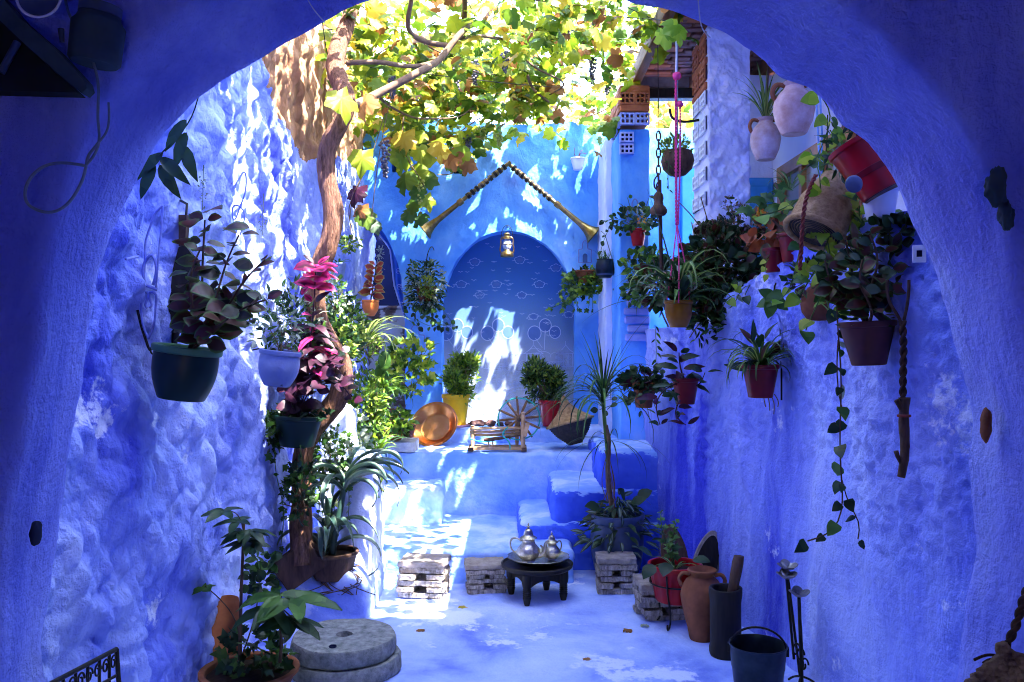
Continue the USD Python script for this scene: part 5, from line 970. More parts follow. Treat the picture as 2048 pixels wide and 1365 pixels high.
# ================================================================ LEFT WALL THINGS
# wrought iron hook and the green pot
d = 3.72; t = thing('iron_bracket', 'ornate wrought iron bracket with scrolls holding the green pot', 'bracket', P(300, 560, d)); W = lambda px, py, o=0: P(px, py, d + o)
t.add('rod', tube(spline([W(325, 412), W(312, 425), W(300, 455), W(292, 480), W(290, 520), W(284, 570)], 20), .005, 7), 'iron_blue', True); t.add('rod', tube(spline([W(325, 412), W(323, 450), W(318, 500), W(315, 540), W(312, 578)], 16), .004, 7), 'iron_blue', True)
t.add('loop', tube(spline([W(290, 570), W(296, 515), W(303, 510), W(310, 520), W(306, 570)], 18), .007, 7), 'iron_blue', True); t.add('clasp', tube([W(281, 567), W(314, 579)], .007, 7), 'iron_blue', True)
for sg in (-1, 1): t.add('scroll', tube(spline([W(297, 678), W(297 + sg * 12, 645), W(297 + sg * 15, 605), W(297 + sg * 11, 585), W(297 + sg * 4, 584), W(297 + sg * 3, 600), W(297 + sg * 6, 612), W(297 + sg * 2, 616)], 30), .005, 7), 'iron_blue', True)
t.add('arm', tube(spline([W(275, 620), W(285, 660), W(295, 690), W(300, 700), W(310, 690)], 14), .006, 7), 'iron', True)
t.add('ring', tube([W(311, 700) + .022 * A(math.cos(a), 0, math.sin(a)) for a in np.linspace(0, 6.28, 17)], .004, 6, False), 'iron', True)
c = P(362, 798, d); rs = np.random.default_rng(51); t = thing('green_wall_pot', 'large dark green pot of dark coleus hung on the left wall', 'hanging plant', c); rt = rotm([0, 1, 0], .13)
top = pot(t, c, S(66, d), S(106, d), 'green_pot', r0=S(46, d), bulge=.10, rot=rt, rimmat='green_rim')
for pts in ([top, P(400, 620, d - .02), P(405, 540, d), P(410, 440, d)], [top, P(430, 600, d - .1), P(455, 520, d), P(478, 470, d)], [top, P(440, 640, d - .08), P(490, 560, d - .1), P(530, 520, d - .1)], [top, P(430, 660, d - .15), P(480, 620, d - .2), P(530, 600, d - .2)], [top, P(390, 640, d - .1), P(380, 560, d - .1), P(400, 500, d - .1)], [top, P(420, 650, d), P(450, 590, d), P(500, 640, d - .1)]):
    whorl_stem(t, pts, .105, ['leaf_coleus', 'leaf_coleus', 'leaf_coleus_dark'], 'oval', .046, 2, rs, .007, 'wood_old', droop=.25, start=.3, most=60)
for px, py, s_ in ((412, 425, .12), (380, 455, .11), (500, 455, .11), (365, 490, .10)): V, f, e = leaves('oval', P(px, py, d)[None], unit(A(rs.uniform(-1, 1), -.3, .1))[None], A(0, -.5, .8)[None], s_); t.add('leaf', (V[0], f), 'leaf_coleus', True, e)
for px, y0, y1 in ((405, 330, 420), (525, 390, 470)):
    t.add('flower_spike', tube([P(px, y1, d), P(px + 2, y0, d)], .002, 5), 'leaf_grey', True); bush(t, P(px + 1, (y0 + y1) / 2, d), (.014, .014, S((y1 - y0) / 2, d)), 60, .012, ['leaf_grey'], 'tiny', rs)
# bellows
d = 3.95; t = thing('bellows', 'long dark leather bellows hanging nose down on the left wall', 'bellows', P(372, 560, d))
def slab(pts, th, loc_d):
    q = np.array([((x - 1024) / F * loc_d, H + (682 - y) / F * loc_d) for x, y in pts]); g = tm(trimesh.creation.extrude_polygon(Polygon(q), th, engine='earcut')); return np.stack([g[0][:, 0], loc_d - g[0][:, 2], g[0][:, 1]], 1), g[1]
out = [(362, 495), (375, 492), (388, 510), (400, 545), (396, 580), (380, 615), (364, 640), (346, 640), (344, 600), (350, 540)]
for k in range(4): t.add('board' if k in (0, 3) else 'fold', slab([(372 + (x - 372) * (1 if k in (0, 3) else .88), 560 + (y - 560) * (1 if k in (0, 3) else .95)) for x, y in out], .028, d + .06 - .03 * k), 'wood_dark' if k in (0, 3) else 'rope_dark', False)
t.add('nozzle_block', slab([(343, 612), (372, 622), (364, 666), (340, 664)], .10, d + .05), 'wood_dark', False); t.add('nozzle', tube([P(352, 664, d), P(348, 692, d)], [.018, .012], 10), 'iron', True)
t.add('grip', slab([(364, 432), (380, 432), (376, 494), (364, 494)], .04, d + .03), 'wood_old', False); t.add('nail', tube([P(352, 396, d + .12), P(374, 408, d), P(372, 435, d)], .006, 6), 'iron', True)
solo('wall_nail', tube([P(252, 518, 3.35), P(276, 513, 3.6), P(278, 508, 3.6)], .006, 6), 'iron_blue', 'bent nail sticking out of the left wall near the bracket', 'nail', True)
t = thing('wire_hook', 'pale bent wire hook hanging on the left wall above the enamel pot', 'hook', P(475, 420, 4.4)); t.add('wire', tube(spline([P(470, 372, 4.35), P(490, 345, 4.4), P(492, 372, 4.4), P(478, 420, 4.4), P(468, 440, 4.4), P(470, 410, 4.4), P(478, 412, 4.4), P(480, 470, 4.4)], 40), .004, 6), 'iron_blue', True)
# enamel pot
d = 4.65; c = P(553, 772, d); rs = np.random.default_rng(52); t = thing('enamel_pot', 'chipped pale blue enamel pot with feathery leaves on the left wall', 'hanging plant', c); top = pot(t, c, S(41, d), S(72, d), 'enamel_chipped', r0=S(26, d), bulge=.16, rot=rotm([0, 1, 0], .12)); hook_line(t, P(505, 700, d + .08), top, .005)
bush(t, P(560, 650, d), (.16, .12, .17), 260, .045, ['leaf_green', 'leaf_dark', 'leaf_grey'], 'lance', rs); twigs(t, top, [P(555, 640, d), P(580, 650, d), P(540, 660, d)], .005)
# magenta plant + purple plant in the dark green pot hung on the trunk
d = 5.08; c = P(594, 892, d); rs = np.random.default_rng(53); t = thing('trunk_pot', 'dark green pot of purple trailing plant hung in front of the vine trunk', 'hanging plant', c); top = pot(t, c, S(48, d), S(62, d), 'green_pot', r0=S(33, d), rot=rotm([0, 1, 0], .05)); hook_line(t, P(602, 820, d + .2), top, .006)
for pts in ([top, P(620, 760, d - .05), P(650, 720, d - .05), P(690, 760, d - .1)], [top, P(600, 760, d), P(600, 720, d), P(575, 700, d - .05)], [top, P(640, 770, d - .1), P(680, 770, d - .1), P(705, 800, d - .1)], [top, P(590, 790, d - .1), P(640, 740, d - .1), P(680, 705, d - .1)], [top, P(575, 780, d), P(562, 760, d), P(550, 770, d)]):
    whorl_stem(t, pts, .10, ['leaf_purple'], 'oval', .06, 2, rs, .005, 'leaf_purple', start=.2, most=40)
bush(t, P(548, 860, d), (.10, .10, .13), 120, .05, ['leaf_dark', 'leaf_dark', 'leaf_green'], 'ivy', rs, most=20); bush(t, P(600, 825, d), (.16, .1, .06), 60, .05, ['leaf_dark'], 'ivy', rs)
trail(t, [P(550, 870, d), P(553, 950, d), P(566, 1010, d + .02), P(562, 1090, d)], .05, ['leaf_dark', 'leaf_green'], 'ivy', .07, rs, most=12); trail(t, [P(600, 890, d - .15), P(602, 960, d - .12), P(590, 990, d - .1)], .05, ['leaf_dark'], 'ivy', .05, rs, most=12)
d = 5.1; c = P(632, 690, d); t = thing('magenta_plant', 'bright magenta leaved plant growing in front of the vine trunk', 'plant', c)
whorl_stem(t, [P(615, 760, d + .03), P(622, 680, d - .05), P(628, 600, d - .06), P(632, 530, d - .05)], .12, ['leaf_magenta', 'leaf_purple', 'leaf_purple'], 'lance', .07, 2, rs, .006, 'leaf_purple', start=.25, droop=-.1)
n = 16; a = np.linspace(0, 6.28, n) + rs.normal(size=n) * .2; pz = np.array([P(632, 535 + (k % 3) * 18, d - .06) for k in range(n)]); add_leaves(t, leaves('oval', pz, np.stack([np.cos(a), np.sin(a), rs.uniform(-.2, .4, n)], 1), unit(A(0, -.5, .8) + rs.normal(size=(n, 3)) * .2), .13), ['leaf_magenta'])
n = 18; a = np.linspace(0, 6.28, n); pz = np.array([P(628, 650 + (k % 5) * 22, d - .05) for k in range(n)]); add_leaves(t, leaves('lance', pz, np.stack([np.cos(a), np.sin(a), rs.uniform(-.5, .0, n)], 1), unit(A(0, -.5, .8) + rs.normal(size=(n, 3)) * .2), .15), ['leaf_purple', 'leaf_purple', 'leaf_magenta'])
# green mass along the left wall
def clump(name, label, px, py, d, rad, n, size, mats, kind, seed, most=0, strap=None, cat_='plant', potm=None, lift=.2):
    rs = np.random.default_rng(seed); c = P(px, py, d); t = thing(name, label, cat_, c)
    if potm: pot(t, c - A(0, 0, rad[2] * .9 + .1), .11, .17, potm); 
    twigs(t, c - A(-.02, -.05, rad[2] * .8), [c + rs.normal(size=3) * A(*rad) * .6 for _ in range(7)], .005, 'vine_twig', 'stem', .1, rs)
    bush(t, c, rad, n, size, mats, kind, rs, most=most, lift=lift)
    if strap: strap_plant(t, c + A(0, -rad[1] * .5, 0), strap[0], strap[1], strap[2], strap[3], rs, rise=(.5, 1.4), droop=(1.6, 3.0))
    return t, rs
clump('wall_fern', 'dense fine green fern hanging on the left wall behind the trunk', 690, 660, 6.2, (.15, .18, .24), 700, .045, ['leaf_fern', 'leaf_green', 'leaf_dark'], 'tiny', 61)
clump('ivy_bush', 'mottled dark ivy bush beside the trunk below the fern', 668, 690, 5.9, (.14, .15, .22), 300, .055, ['leaf_green', 'leaf_dark', 'leaf_fern'], 'ivy', 62, 20)
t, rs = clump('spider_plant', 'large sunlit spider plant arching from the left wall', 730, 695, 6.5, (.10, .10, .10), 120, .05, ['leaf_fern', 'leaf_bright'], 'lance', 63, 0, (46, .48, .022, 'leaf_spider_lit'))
t, rs = clump('climbing_ivy', 'lime green ivy climbing at the corner left of the niche', 815, 735, 7.5, (.26, .16, .26), 210, .085, ['leaf_lime', 'leaf_bright', 'leaf_green'], 'ivy', 64, 70); trail(t, [P(830, 790, 7.4), P(842, 720, 7.4), P(860, 690, 7.4)], .07, ['leaf_lime'], 'ivy', .06, rs); trail(t, [P(800, 760, 7.3), P(790, 700, 7.4), P(775, 680, 7.4)], .06, ['leaf_bright'], 'ivy', .06, rs)
clump('spider_plant', 'glossy green strap leaved plant above the terracotta jug', 765, 790, 7.1, (.10, .10, .10), 90, .06, ['leaf_green', 'leaf_bright'], 'lance', 65, 0, (40, .36, .030, ['leaf_green', 'leaf_bright']))
clump('feathery_bush', 'airy yellow green bush below the spider plants', 728, 810, 6.6, (.17, .16, .26), 620, .055, ['leaf_fern', 'leaf_bright', 'leaf_green'], 'lance', 66)
clump('pale_leaf_bush', 'bush with pale variegated leaves beside the planter post', 705, 880, 6.3, (.12, .14, .24), 320, .055, ['leaf_grey', 'leaf_grey', 'leaf_green'], 'oval', 67, 30)
t, rs = clump('jade_trailer', 'small leaved grey green trailing plant over the planter post', 655, 905, 5.45, (.15, .12, .20), 360, .040, ['leaf_grey', 'leaf_green', 'leaf_green'], 'ivy', 68); 
for k in range(6): q = P(640 + k * 10, 930, 5.4); trail(t, [q, q + A(rs.normal() * .05, -.03, -.15), q + A(rs.normal() * .08, -.02, -.32)], .035, ['leaf_green', 'leaf_grey'], 'ivy', .03, rs, most=5)
clump('low_green_bush', 'round leaved green bush in front of the jug slab', 800, 845, 7.45, (.12, .10, .10), 140, .055, ['leaf_bright', 'leaf_green'], 'oval', 69, 30)
clump('tall_leafy_stem', 'tall green leafy plant beside the blue fluted pot', 752, 865, 6.75, (.09, .10, .24), 300, .060, ['leaf_bright', 'leaf_green', 'leaf_fern'], 'lance', 70)
clump('moss_clump', 'small green clump clinging to the left wall beside the upper trunk', 697, 488, 6.3, (.08, .08, .06), 150, .035, ['leaf_fern', 'leaf_green'], 'tiny', 71)
clump('misty_shrub', 'pale feathery shrub behind the magenta leaves', 660, 590, 5.9, (.12, .12, .14), 260, .04, ['leaf_grey', 'leaf_green'], 'tiny', 72)
clump('left_wall_creeper', 'leafy creeper covering the wall below the magenta plant', 590, 640, 5.2, (.13, .10, .26), 260, .05, ['leaf_green', 'leaf_grey', 'leaf_dark'], 'lance', 73)
clump('trunk_ivy', 'ivy tangled round the middle of the vine trunk', 628, 715, 5.2, (.13, .10, .20), 170, .06, ['leaf_green', 'leaf_dark', 'leaf_purple'], 'ivy', 78, 30)
clump('trunk_foot_ivy', 'dark small leaved ivy hiding the foot of the vine trunk', 600, 985, 5.15, (.12, .08, .20), 120, .05, ['leaf_green', 'leaf_dark'], 'ivy', 79, 20)
d = 7.2; c = P(769, 722, d); t = thing('cactus_pad', 'single oval prickly pear pad among the ivy', 'cactus', c); v, f = sphere((0, 0, 0), (.055, .016, .085), 3); t.add('pad', (v + c, f), 'leaf_green', True); t.add('pad', (v * .8 + P(760, 745, d + .05), f), 'leaf_green', True)
d = 6.6; c = P(755, 968, d); t = thing('blue_fluted_pot', 'tall blue fluted flowerpot at the foot of the platform', 'potted plant', c); top = pot(t, c, S(24, d), S(62, d), 'blue_pot', r0=S(17, d), flute=.03); strap_plant(t, top, 12, .30, .03, ['leaf_bright', 'leaf_green'], np.random.default_rng(74)); whorl_stem(t, [top, P(748, 860, d), P(752, 790, d)], .10, ['leaf_green', 'leaf_bright'], 'lance', .045, 2, np.random.default_rng(75))
d = 5.9; c = P(724, 1045, d); t = thing('orange_planter', 'orange flowerpot with yellow green leaves behind the planter post', 'potted plant', c); top = pot(t, c, S(30, d), S(62, d), 'orange_pot', r0=S(20, d)); bush(t, top + A(0, 0, .07), (.09, .08, .08), 26, .12, ['leaf_lime', 'leaf_bright'], 'oval', np.random.default_rng(76), most=26)
d = 5.75; c = P(712, 1065, d); t = thing('lime_plant', 'single lime green leaf rosette beside the orange flowerpot', 'plant', c); bush(t, P(708, 1030, d), (.05, .05, .08), 9, .13, ['leaf_lime'], 'oval', np.random.default_rng(77), most=9)
# red coleus in an orange wall pot at the left niche
d = 7.9; c = P(741, 632, d); rs = np.random.default_rng(54); t = thing('orange_wall_pot', 'half round orange wall pot with red edged coleus at the left niche', 'hanging plant', c); top = pot(t, c, S(17, d), S(32, d), 'orange_pot', r0=S(8, d), bulge=.22)
t.add('hanger', tube([c + A(-.2, .05, .12), c + A(-.05, 0, .12)], .005, 5), 'iron', True)
whorl_stem(t, [top, P(745, 580, d), P(752, 530, d)], .11, ['leaf_coleus_red'], 'oval', .035, 4, rs, .006, start=.2, droop=.0)
t.add('flower_spike', tube([P(752, 530, d), P(766, 490, d)], .004, 5), 'leaf_grey', True); bush(t, P(760, 508, d), (.03, .02, .07), 60, .02, ['leaf_grey'], 'tiny', rs)
d = 6.8; c = P(678, 560, d); t = thing('grey_wall_pot', 'small grey blue pot behind the magenta plant', 'potted plant', c); top = pot(t, c, S(14, d), S(34, d), 'enamel_chipped'); strap_plant(t, top, 8, .12, .02, 'leaf_green', rs)
# leaves peeping round the arch
d = 3.45; t = thing('arch_spray', 'dark leafy spray peeping from behind the arch on the left', 'plant', P(330, 300, d))
for px, py, a in ((372, 265, -1.9), (366, 290, -1.2), (325, 305, -2.4), (320, 315, -.7), (318, 330, -1.0), (372, 240, -2.2), (310, 330, -2.0)): V, f, e = leaves('lance', P(px, py, d)[None], A(math.cos(a), -.1, math.sin(a))[None], A(0, -1, .3)[None], S(75, d)); t.add('leaf', (V[0], f), 'leaf_dark', True, e)
t.add('stem', tube(spline([P(400, 180, d), P(380, 240, d), P(320, 310, d), P(290, 350, d)], 12), .003, 5), 'leaf_dark', True)

# ================================================================ RIGHT SIDE
rs = np.random.default_rng(81)
def rope(t, pts, r, mat, name='rope', n=60, twist=True):
    p = spline(pts, n); 
    if not twist: t.add(name, tube(p, r, 7), mat, True); return
    tg = unit(np.gradient(p, axis=0)); u = unit(np.cross(tg, A(.3, 1, .2))); w = np.cross(tg, u); s = np.r_[0, np.cumsum(np.linalg.norm(np.diff(p, axis=0), axis=1))]
    ms = []
    for k in range(2): a = s / (r * 6) * 2 * PI + k * PI; ms.append(tube(p + u * (r * .55 * np.cos(a))[:, None] + w * (r * .55 * np.sin(a))[:, None], r * .62, 6))
    t.add(name, cat(ms), mat, True)
# pots on the right wall
d = 4.72; c = P(1521, 795, d); t = thing('spider_plant_pot', 'glossy maroon pot of dark spider plant on the right wall', 'hanging plant', c)
top = pot(t, c, S(36, d), S(66, d), 'maroon_pot', r0=S(24, d)); strap_plant(t, top, 58, .36, .022, ['leaf_spider', 'leaf_dark', 'leaf_green'], rs, rise=(.5, 1.5), droop=(1.4, 3.0)); bush(t, top + A(0, 0, .10), (.07, .07, .10), 12, .15, ['leaf_dark', 'leaf_coleus'], 'lance', rs, most=12, lift=1)
t.add('hanger', tube(spline([P(1563, 800, d), P(1562, 700, d + .1), P(1563, 600, d + .12), P(1560, 560, d + .12), P(1552, 565, d + .1), P(1548, 585, d + .1)], 24), .005, 6), 'iron', True); t.add('hanger', tube(spline([P(1540, 640, d), P(1553, 625, d), P(1560, 640, d), P(1562, 700, d)], 14), .006, 6), 'iron_blue', True)
for k in range(4): t.add('root', tube(spline([c + A(.01 + .02 * k, -.02, .02), c + A(.015 + .025 * k, -.03, -.03), c + A(.02 + .022 * k, -.03, -.05 - .02 * (k % 3))], 8), .003, 5), 'vine_twig', True)
d = 5.55; c = P(1371, 808, d); t = thing('dark_spiderwort_pot', 'maroon pot of dark pointed leaves on the far end of the right wall', 'hanging plant', c)
top = pot(t, c, S(27, d), S(52, d), 'maroon_pot', r0=S(18, d)); whorl_stem(t, [top, P(1362, 740, d), P(1358, 705, d)], .16, ['leaf_dark', 'leaf_purple'], 'lance', .035, 2, rs, .007, 'leaf_purple', start=.1); whorl_stem(t, [top, P(1345, 770, d - .06), P(1315, 800, d - .1), P(1320, 850, d - .1)], .13, ['leaf_purple', 'leaf_dark'], 'lance', .06, 2, rs, .005, 'leaf_purple')
whorl_stem(t, [top, P(1395, 770, d - .06), P(1410, 745, d - .1)], .15, ['leaf_dark'], 'lance', .05, 2, rs, .005, 'leaf_purple'); whorl_stem(t, [P(1360, 800, d - .12), P(1352, 830, d - .14), P(1372, 850, d - .14)], .13, ['leaf_purple'], 'lance', .06, 2, rs, .005, 'leaf_purple'); hook_line(t, c + A(.08, .12, .2), top)
d = 6.2; c = P(1288, 815, d); t = thing('dark_leafy_basket', 'small dark basket of drooping dark leaves left of the maroon pots', 'hanging plant', c); top = pot(t, c, S(23, d), S(50, d), 'terracotta_old', r0=S(16, d)); bush(t, top + A(0, 0, .04), (.15, .12, .10), 120, .065, ['leaf_dark', 'leaf_dark', 'leaf_purple'], 'oval', rs, most=40)
for k in range(5): trail(t, [top, top + A(rs.normal() * .12, -.10, .02), top + A(rs.normal() * .2, -.12, -.16)], .06, ['leaf_dark'], 'oval', .05, rs, most=7)
hook_line(t, c + A(.12, .1, .3), top)
trail(t, [P(1310, 650, d), P(1312, 720, d), P(1306, 770, d)], .05, ['leaf_green', 'leaf_dark'], 'lance', .03, rs, most=18)
# big purple pot with coleus
d = 3.62; c = P(1738, 730, d); t = thing('purple_wall_pot', 'big dusky purple pot of coleus nearest on the right wall', 'hanging plant', c)
top = pot(t, c, S(54, d), S(88, d), 'purple_pot', r0=S(33, d), rot=rotm([0, 1, 0], -.05)); rt = [P(1705, 640, d)]
for pts in ([top, P(1712, 590, d), P(1700, 520, d), P(1690, 480, d)], [top, P(1740, 580, d - .1), P(1755, 520, d - .1), P(1740, 470, d - .1)], [top, P(1760, 600, d), P(1790, 560, d), P(1800, 510, d)], [top, P(1700, 600, d), P(1660, 560, d - .1), P(1650, 520, d - .1)], [top, P(1740, 610, d - .15), P(1720, 560, d - .2), P(1725, 520, d - .2)]):
    whorl_stem(t, pts, .085, ['leaf_coleus', 'leaf_coleus', 'leaf_dark'], 'oval', .035, 2, rs, .007, 'wood_old', start=.3, most=50, droop=.2)
bush(t, P(1735, 540, d - .05), (.16, .10, .12), 70, .075, ['leaf_coleus', 'leaf_dark', 'leaf_coleus'], 'oval', rs, most=40); bush(t, top + A(0, -.02, .05), (.11, .08, .05), 40, .055, ['leaf_green', 'leaf_dark'], 'lance', rs, most=20)
t.add('hook_ring', tube([P(1793, 655, d) + S(8, d) * A(math.cos(a), .2, math.sin(a)) for a in np.linspace(0, 6.28, 19)], .005, 6, False), 'iron', True); t.add('arm', tube([P(1770, 643, d), P(1795, 650, d), P(1805, 640, d + .02)], .006, 6), 'iron', True)
d = 3.32; t = thing('rope_and_stick', 'dark twisted rope with a forked wooden stick tied to its lower end', 'rope', P(1803, 640, d)); rope(t, [P(1805, 642, d), P(1807, 700, d), P(1806, 750, d), P(1806, 800, d)], .013, 'rope_dark', n=70)
rope(t, [P(1775, 560, d), P(1778, 600, d), P(1800, 640, d), P(1806, 660, d)], .006, 'rope_dark', n=30, twist=False); rope(t, [P(1818, 560, d), P(1816, 600, d), P(1808, 640, d)], .006, 'rope_dark', n=20, twist=False)
sp = spline([P(1809, 795, d), P(1808, 850, d), P(1810, 900, d), P(1802, 955, d)], 24); g = tube(sp, np.interp(np.linspace(0, 1, 24), (0, .2, .3, 1), (.022, .017, .020, .015)), 10); t.add('stick', (g[0] + (meshkit.fbm(g[0] * 35, 2, 3) - .5)[:, None] * .010, g[1]), 'wood_old', True)
t.add('stick', tube([P(1807, 822, d), P(1793, 800, d)], [.013, .011], 8), 'wood_old', True); t.add('stick', tube([P(1806, 930, d), P(1795, 912, d), P(1792, 902, d)], [.011, .009, .010], 8), 'wood_old', True); t.add('binding', tube([P(1808, 833, d) + .022 * A(math.cos(a), math.sin(a), .02 * a) for a in np.linspace(0, 12, 40)], .004, 6), 'rope_red', True)
# round clay jar, ivy, creeper
d = 4.25; c = P(1638, 642, d); t = thing('round_clay_jar', 'round brown clay jar hung on the right wall under dark foliage', 'jar', c); R0 = S(36, d)
t.add('body', xf(lathe([(.001, 0), (R0 * .6, .004), (R0 * .92, R0 * .5), (R0, R0 * .95), (R0 * .9, R0 * 1.45), (R0 * .6, R0 * 1.85), (R0 * .45, R0 * 1.95), (R0 * .5, R0 * 2.1), (R0 * .44, R0 * 2.1), (.001, R0 * 1.8)], 34), None, c), 'terracotta_old', 40); bush(t, c + A(-.02, 0, R0 * 2.3), (.13, .10, .09), 130, .05, ['leaf_coleus', 'leaf_dark'], 'tiny', rs); hook_line(t, c + A(.10, .05, .45), c + A(0, 0, R0 * 2))
d = 3.70; t = thing('hanging_creeper', 'long thin creeper hanging down the right wall past the purple pot', 'creeper', P(1680, 720, d))
trail(t, [P(1672, 560, d), P(1676, 660, d), P(1682, 760, d), P(1680, 860, d), P(1683, 960, d - .01), P(1684, 1010, d - .02), P(1668, 1055, d - .03), P(1615, 1082, d - .05)], .060, ['leaf_dark', 'leaf_green', 'leaf_dark'], 'heart', .075, rs, .0035, 'wood_old', most=60, splay=.9)
trail(t, [P(1676, 680, d), P(1674, 740, d), P(1680, 800, d), P(1690, 840, d)], .055, ['leaf_grey', 'leaf_dark'], 'heart', .08, rs, .003, 'wood_old'); trail(t, [P(1684, 960, d), P(1700, 1010, d), P(1718, 1050, d), P(1716, 1078, d)], .055, ['leaf_dark'], 'heart', .06, rs, .003, 'wood_old')
d = 3.95; t = thing('heart_leaf_creeper', 'bright green heart leaved creeper draped over the top of the right wall', 'creeper', P(1700, 420, d))
for pts in ([(1640, 190), (1660, 240), (1640, 300), (1620, 330), (1600, 345)], [(1655, 230), (1650, 320), (1640, 400), (1655, 470), (1648, 560), (1660, 620)], [(1700, 380), (1720, 420), (1700, 480), (1690, 540)], [(1740, 410), (1760, 460), (1770, 520), (1765, 560)], [(1620, 300), (1640, 380), (1620, 440), (1600, 500), (1585, 560), (1560, 600)], [(1690, 430), (1660, 470), (1640, 520), (1600, 590)], [(1660, 260), (1700, 330), (1690, 400), (1720, 440), (1780, 430)], [(1665, 360), (1640, 420), (1660, 520), (1620, 640), (1612, 660)], [(1610, 390), (1560, 420), (1520, 430)], [(1750, 420), (1745, 480), (1730, 540)], [(1690, 420), (1720, 500), (1710, 560)]):
    trail(t, [P(x, y, d - .05 + rs.uniform(-.25, .12)) for x, y in pts], .066, ['leaf_bright', 'leaf_lime', 'leaf_green', 'leaf_bright'], 'heart', .070, rs, .003, 'leaf_green', most=40, splay=1.0)
bush(t, P(1700, 480, d + .1), (.18, .15, .12), 90, .05, ['leaf_green', 'leaf_dark', 'leaf_bright'], 'heart', rs, most=40); bush(t, P(1690, 340, d), (.10, .08, .2), 90, .045, ['leaf_green', 'leaf_fern'], 'lance', rs)
bush(t, P(1665, 455, d - .05), (.14, .08, .06), 100, .045, ['leaf_fern', 'leaf_rust', 'leaf_bright'], 'tiny', rs)
d = 4.45; t = thing('ivy_sprig', 'three leaf ivy sprig hanging on the right wall by the wire hook', 'creeper', P(1552, 590, d)); trail(t, [P(1640, 545, d), P(1590, 575, d), P(1560, 590, d), P(1545, 600, d)], .07, ['leaf_green'], 'heart', .09, rs); 
for px, py, a in ((1545, 595, 2.6), (1550, 600, -.6), (1542, 605, -1.8)): V, f, e = leaves('heart', P(px, py, d)[None], A(math.cos(a), -.2, math.sin(a))[None], A(0, -1, .4)[None], .085); t.add('leaf', (V[0], f), 'leaf_green', True, e)
# dark foliage on the lower wall end and behind
d = 5.7; c = P(1450, 540, d); t = thing('dark_flowering_bush', 'big dark bush with dry brown flower heads on the low end of the right wall', 'bush', c)
twigs(t, c - A(0, 0, .25), [c + rs.normal(size=3) * A(.25, .12, .25) + A(0, 0, .1) for _ in range(16)], .007, 'vine_twig', 'stem', .1, rs)
bush(t, c + A(0, 0, -.05), (.34, .22, .32), 900, .075, ['leaf_dark', 'leaf_dark', 'leaf_dark', 'leaf_coleus'], 'oval', rs, most=70); bush(t, P(1470, 520, d), (.22, .2, .3), 300, .055, ['leaf_dark', 'leaf_coleus'], 'lance', rs)
for px, py in ((1460, 410), (1480, 425), (1440, 450), (1410, 460), (1475, 460), (1450, 490), (1490, 470), (1500, 490), (1400, 500), (1465, 520), (1430, 520), (1510, 460), (1385, 540), (1420, 480), (1440, 560), (1420, 590)): bush(t, P(px, py, d - .12), (.055, .05, .05), 60, .022, ['flower_dry', 'flower_dry', 'leaf_coleus'], 'tiny', rs)
whorl_stem(t, [c, P(1470, 470, d), P(1460, 400, d - .1)], .07, 'leaf_dark', 'oval', .05, 2, rs); whorl_stem(t, [c, P(1410, 500, d), P(1405, 450, d - .1)], .07, 'leaf_dark', 'oval', .05, 2, rs); whorl_stem(t, [c, P(1400, 560, d), P(1390, 500, d - .1)], .08, 'leaf_green', 'oval', .05, 2, rs)
bush(t, P(1420, 620, d - .1), (.16, .10, .22), 240, .06, ['leaf_dark', 'leaf_dark', 'leaf_green'], 'lance', rs, most=20)
for px, py in ((1480, 560), (1500, 570), (1520, 555), (1470, 590), (1540, 560)): trail(t, [P(px, py, 5.2), P(px - 15, py + 8, 5.15), P(px - 30, py + 35, 5.15)], .06, ['leaf_grey', 'leaf_bright', 'leaf_dark'], 'heart', .05, rs, most=6)
d = 6.6; t = thing('narrow_leaf_shrub', 'green broad bladed plant behind the hanging mustard pot', 'shrub', P(1320, 600, d)); bush(t, P(1330, 570, d), (.22, .14, .20), 240, .075, ['leaf_green', 'leaf_dark', 'leaf_coleus'], 'oval', rs, most=40); strap_plant(t, P(1330, 600, d), 16, .45, .035, ['leaf_dark', 'leaf_green'], rs); twigs(t, P(1340, 660, d), [P(1310, 540, d), P(1340, 520, d), P(1370, 540, d)], .008)
# parapet pots
def parapet(px, py, d, w, h, mat, name, label): c = P(px, py, d); t = thing(name, label, 'potted plant', c); return t, pot(t, c, S(w / 2, d), S(h, d), mat, r0=S(w * .36, d), rim=.02), c
t, top, c = parapet(1592, 525, 4.62, 72, 58, 'maroon_pot', 'parapet_pot', 'larger reddish brown flowerpot with geranium on top of the right wall')
for pts in ([top, P(1568, 460, 4.62), P(1545, 440, 4.6)], [top, P(1570, 450, 4.62), P(1560, 390, 4.6), P(1550, 365, 4.6)], [top, P(1575, 450, 4.6), P(1590, 420, 4.6)]): t.add('stem', tube(spline(pts, 12), .006, 6), 'vine_twig', True)
for px, py in ((1550, 372), (1535, 385), (1525, 395), (1505, 415), (1560, 410), (1572, 430), (1535, 412), (1555, 378), (1500, 425), (1566, 420)): V, f, e = leaves('ivy', P(px, py, 4.6 + rs.normal() * .05)[None], unit(A(rs.normal(), -.3, rs.normal() * .5))[None], unit(A(rs.normal() * .3, -.8, .7))[None], .105); t.add('leaf', (V[0], f), 'leaf_green', True, e)
bush(t, P(1521, 433, 4.6), (.03, .03, .03), 14, .035, ['petal_orange', 'leaf_lime'], 'oval', rs); strap_plant(t, P(1580, 380, 4.7), 18, .20, .010, 'leaf_spider', rs)
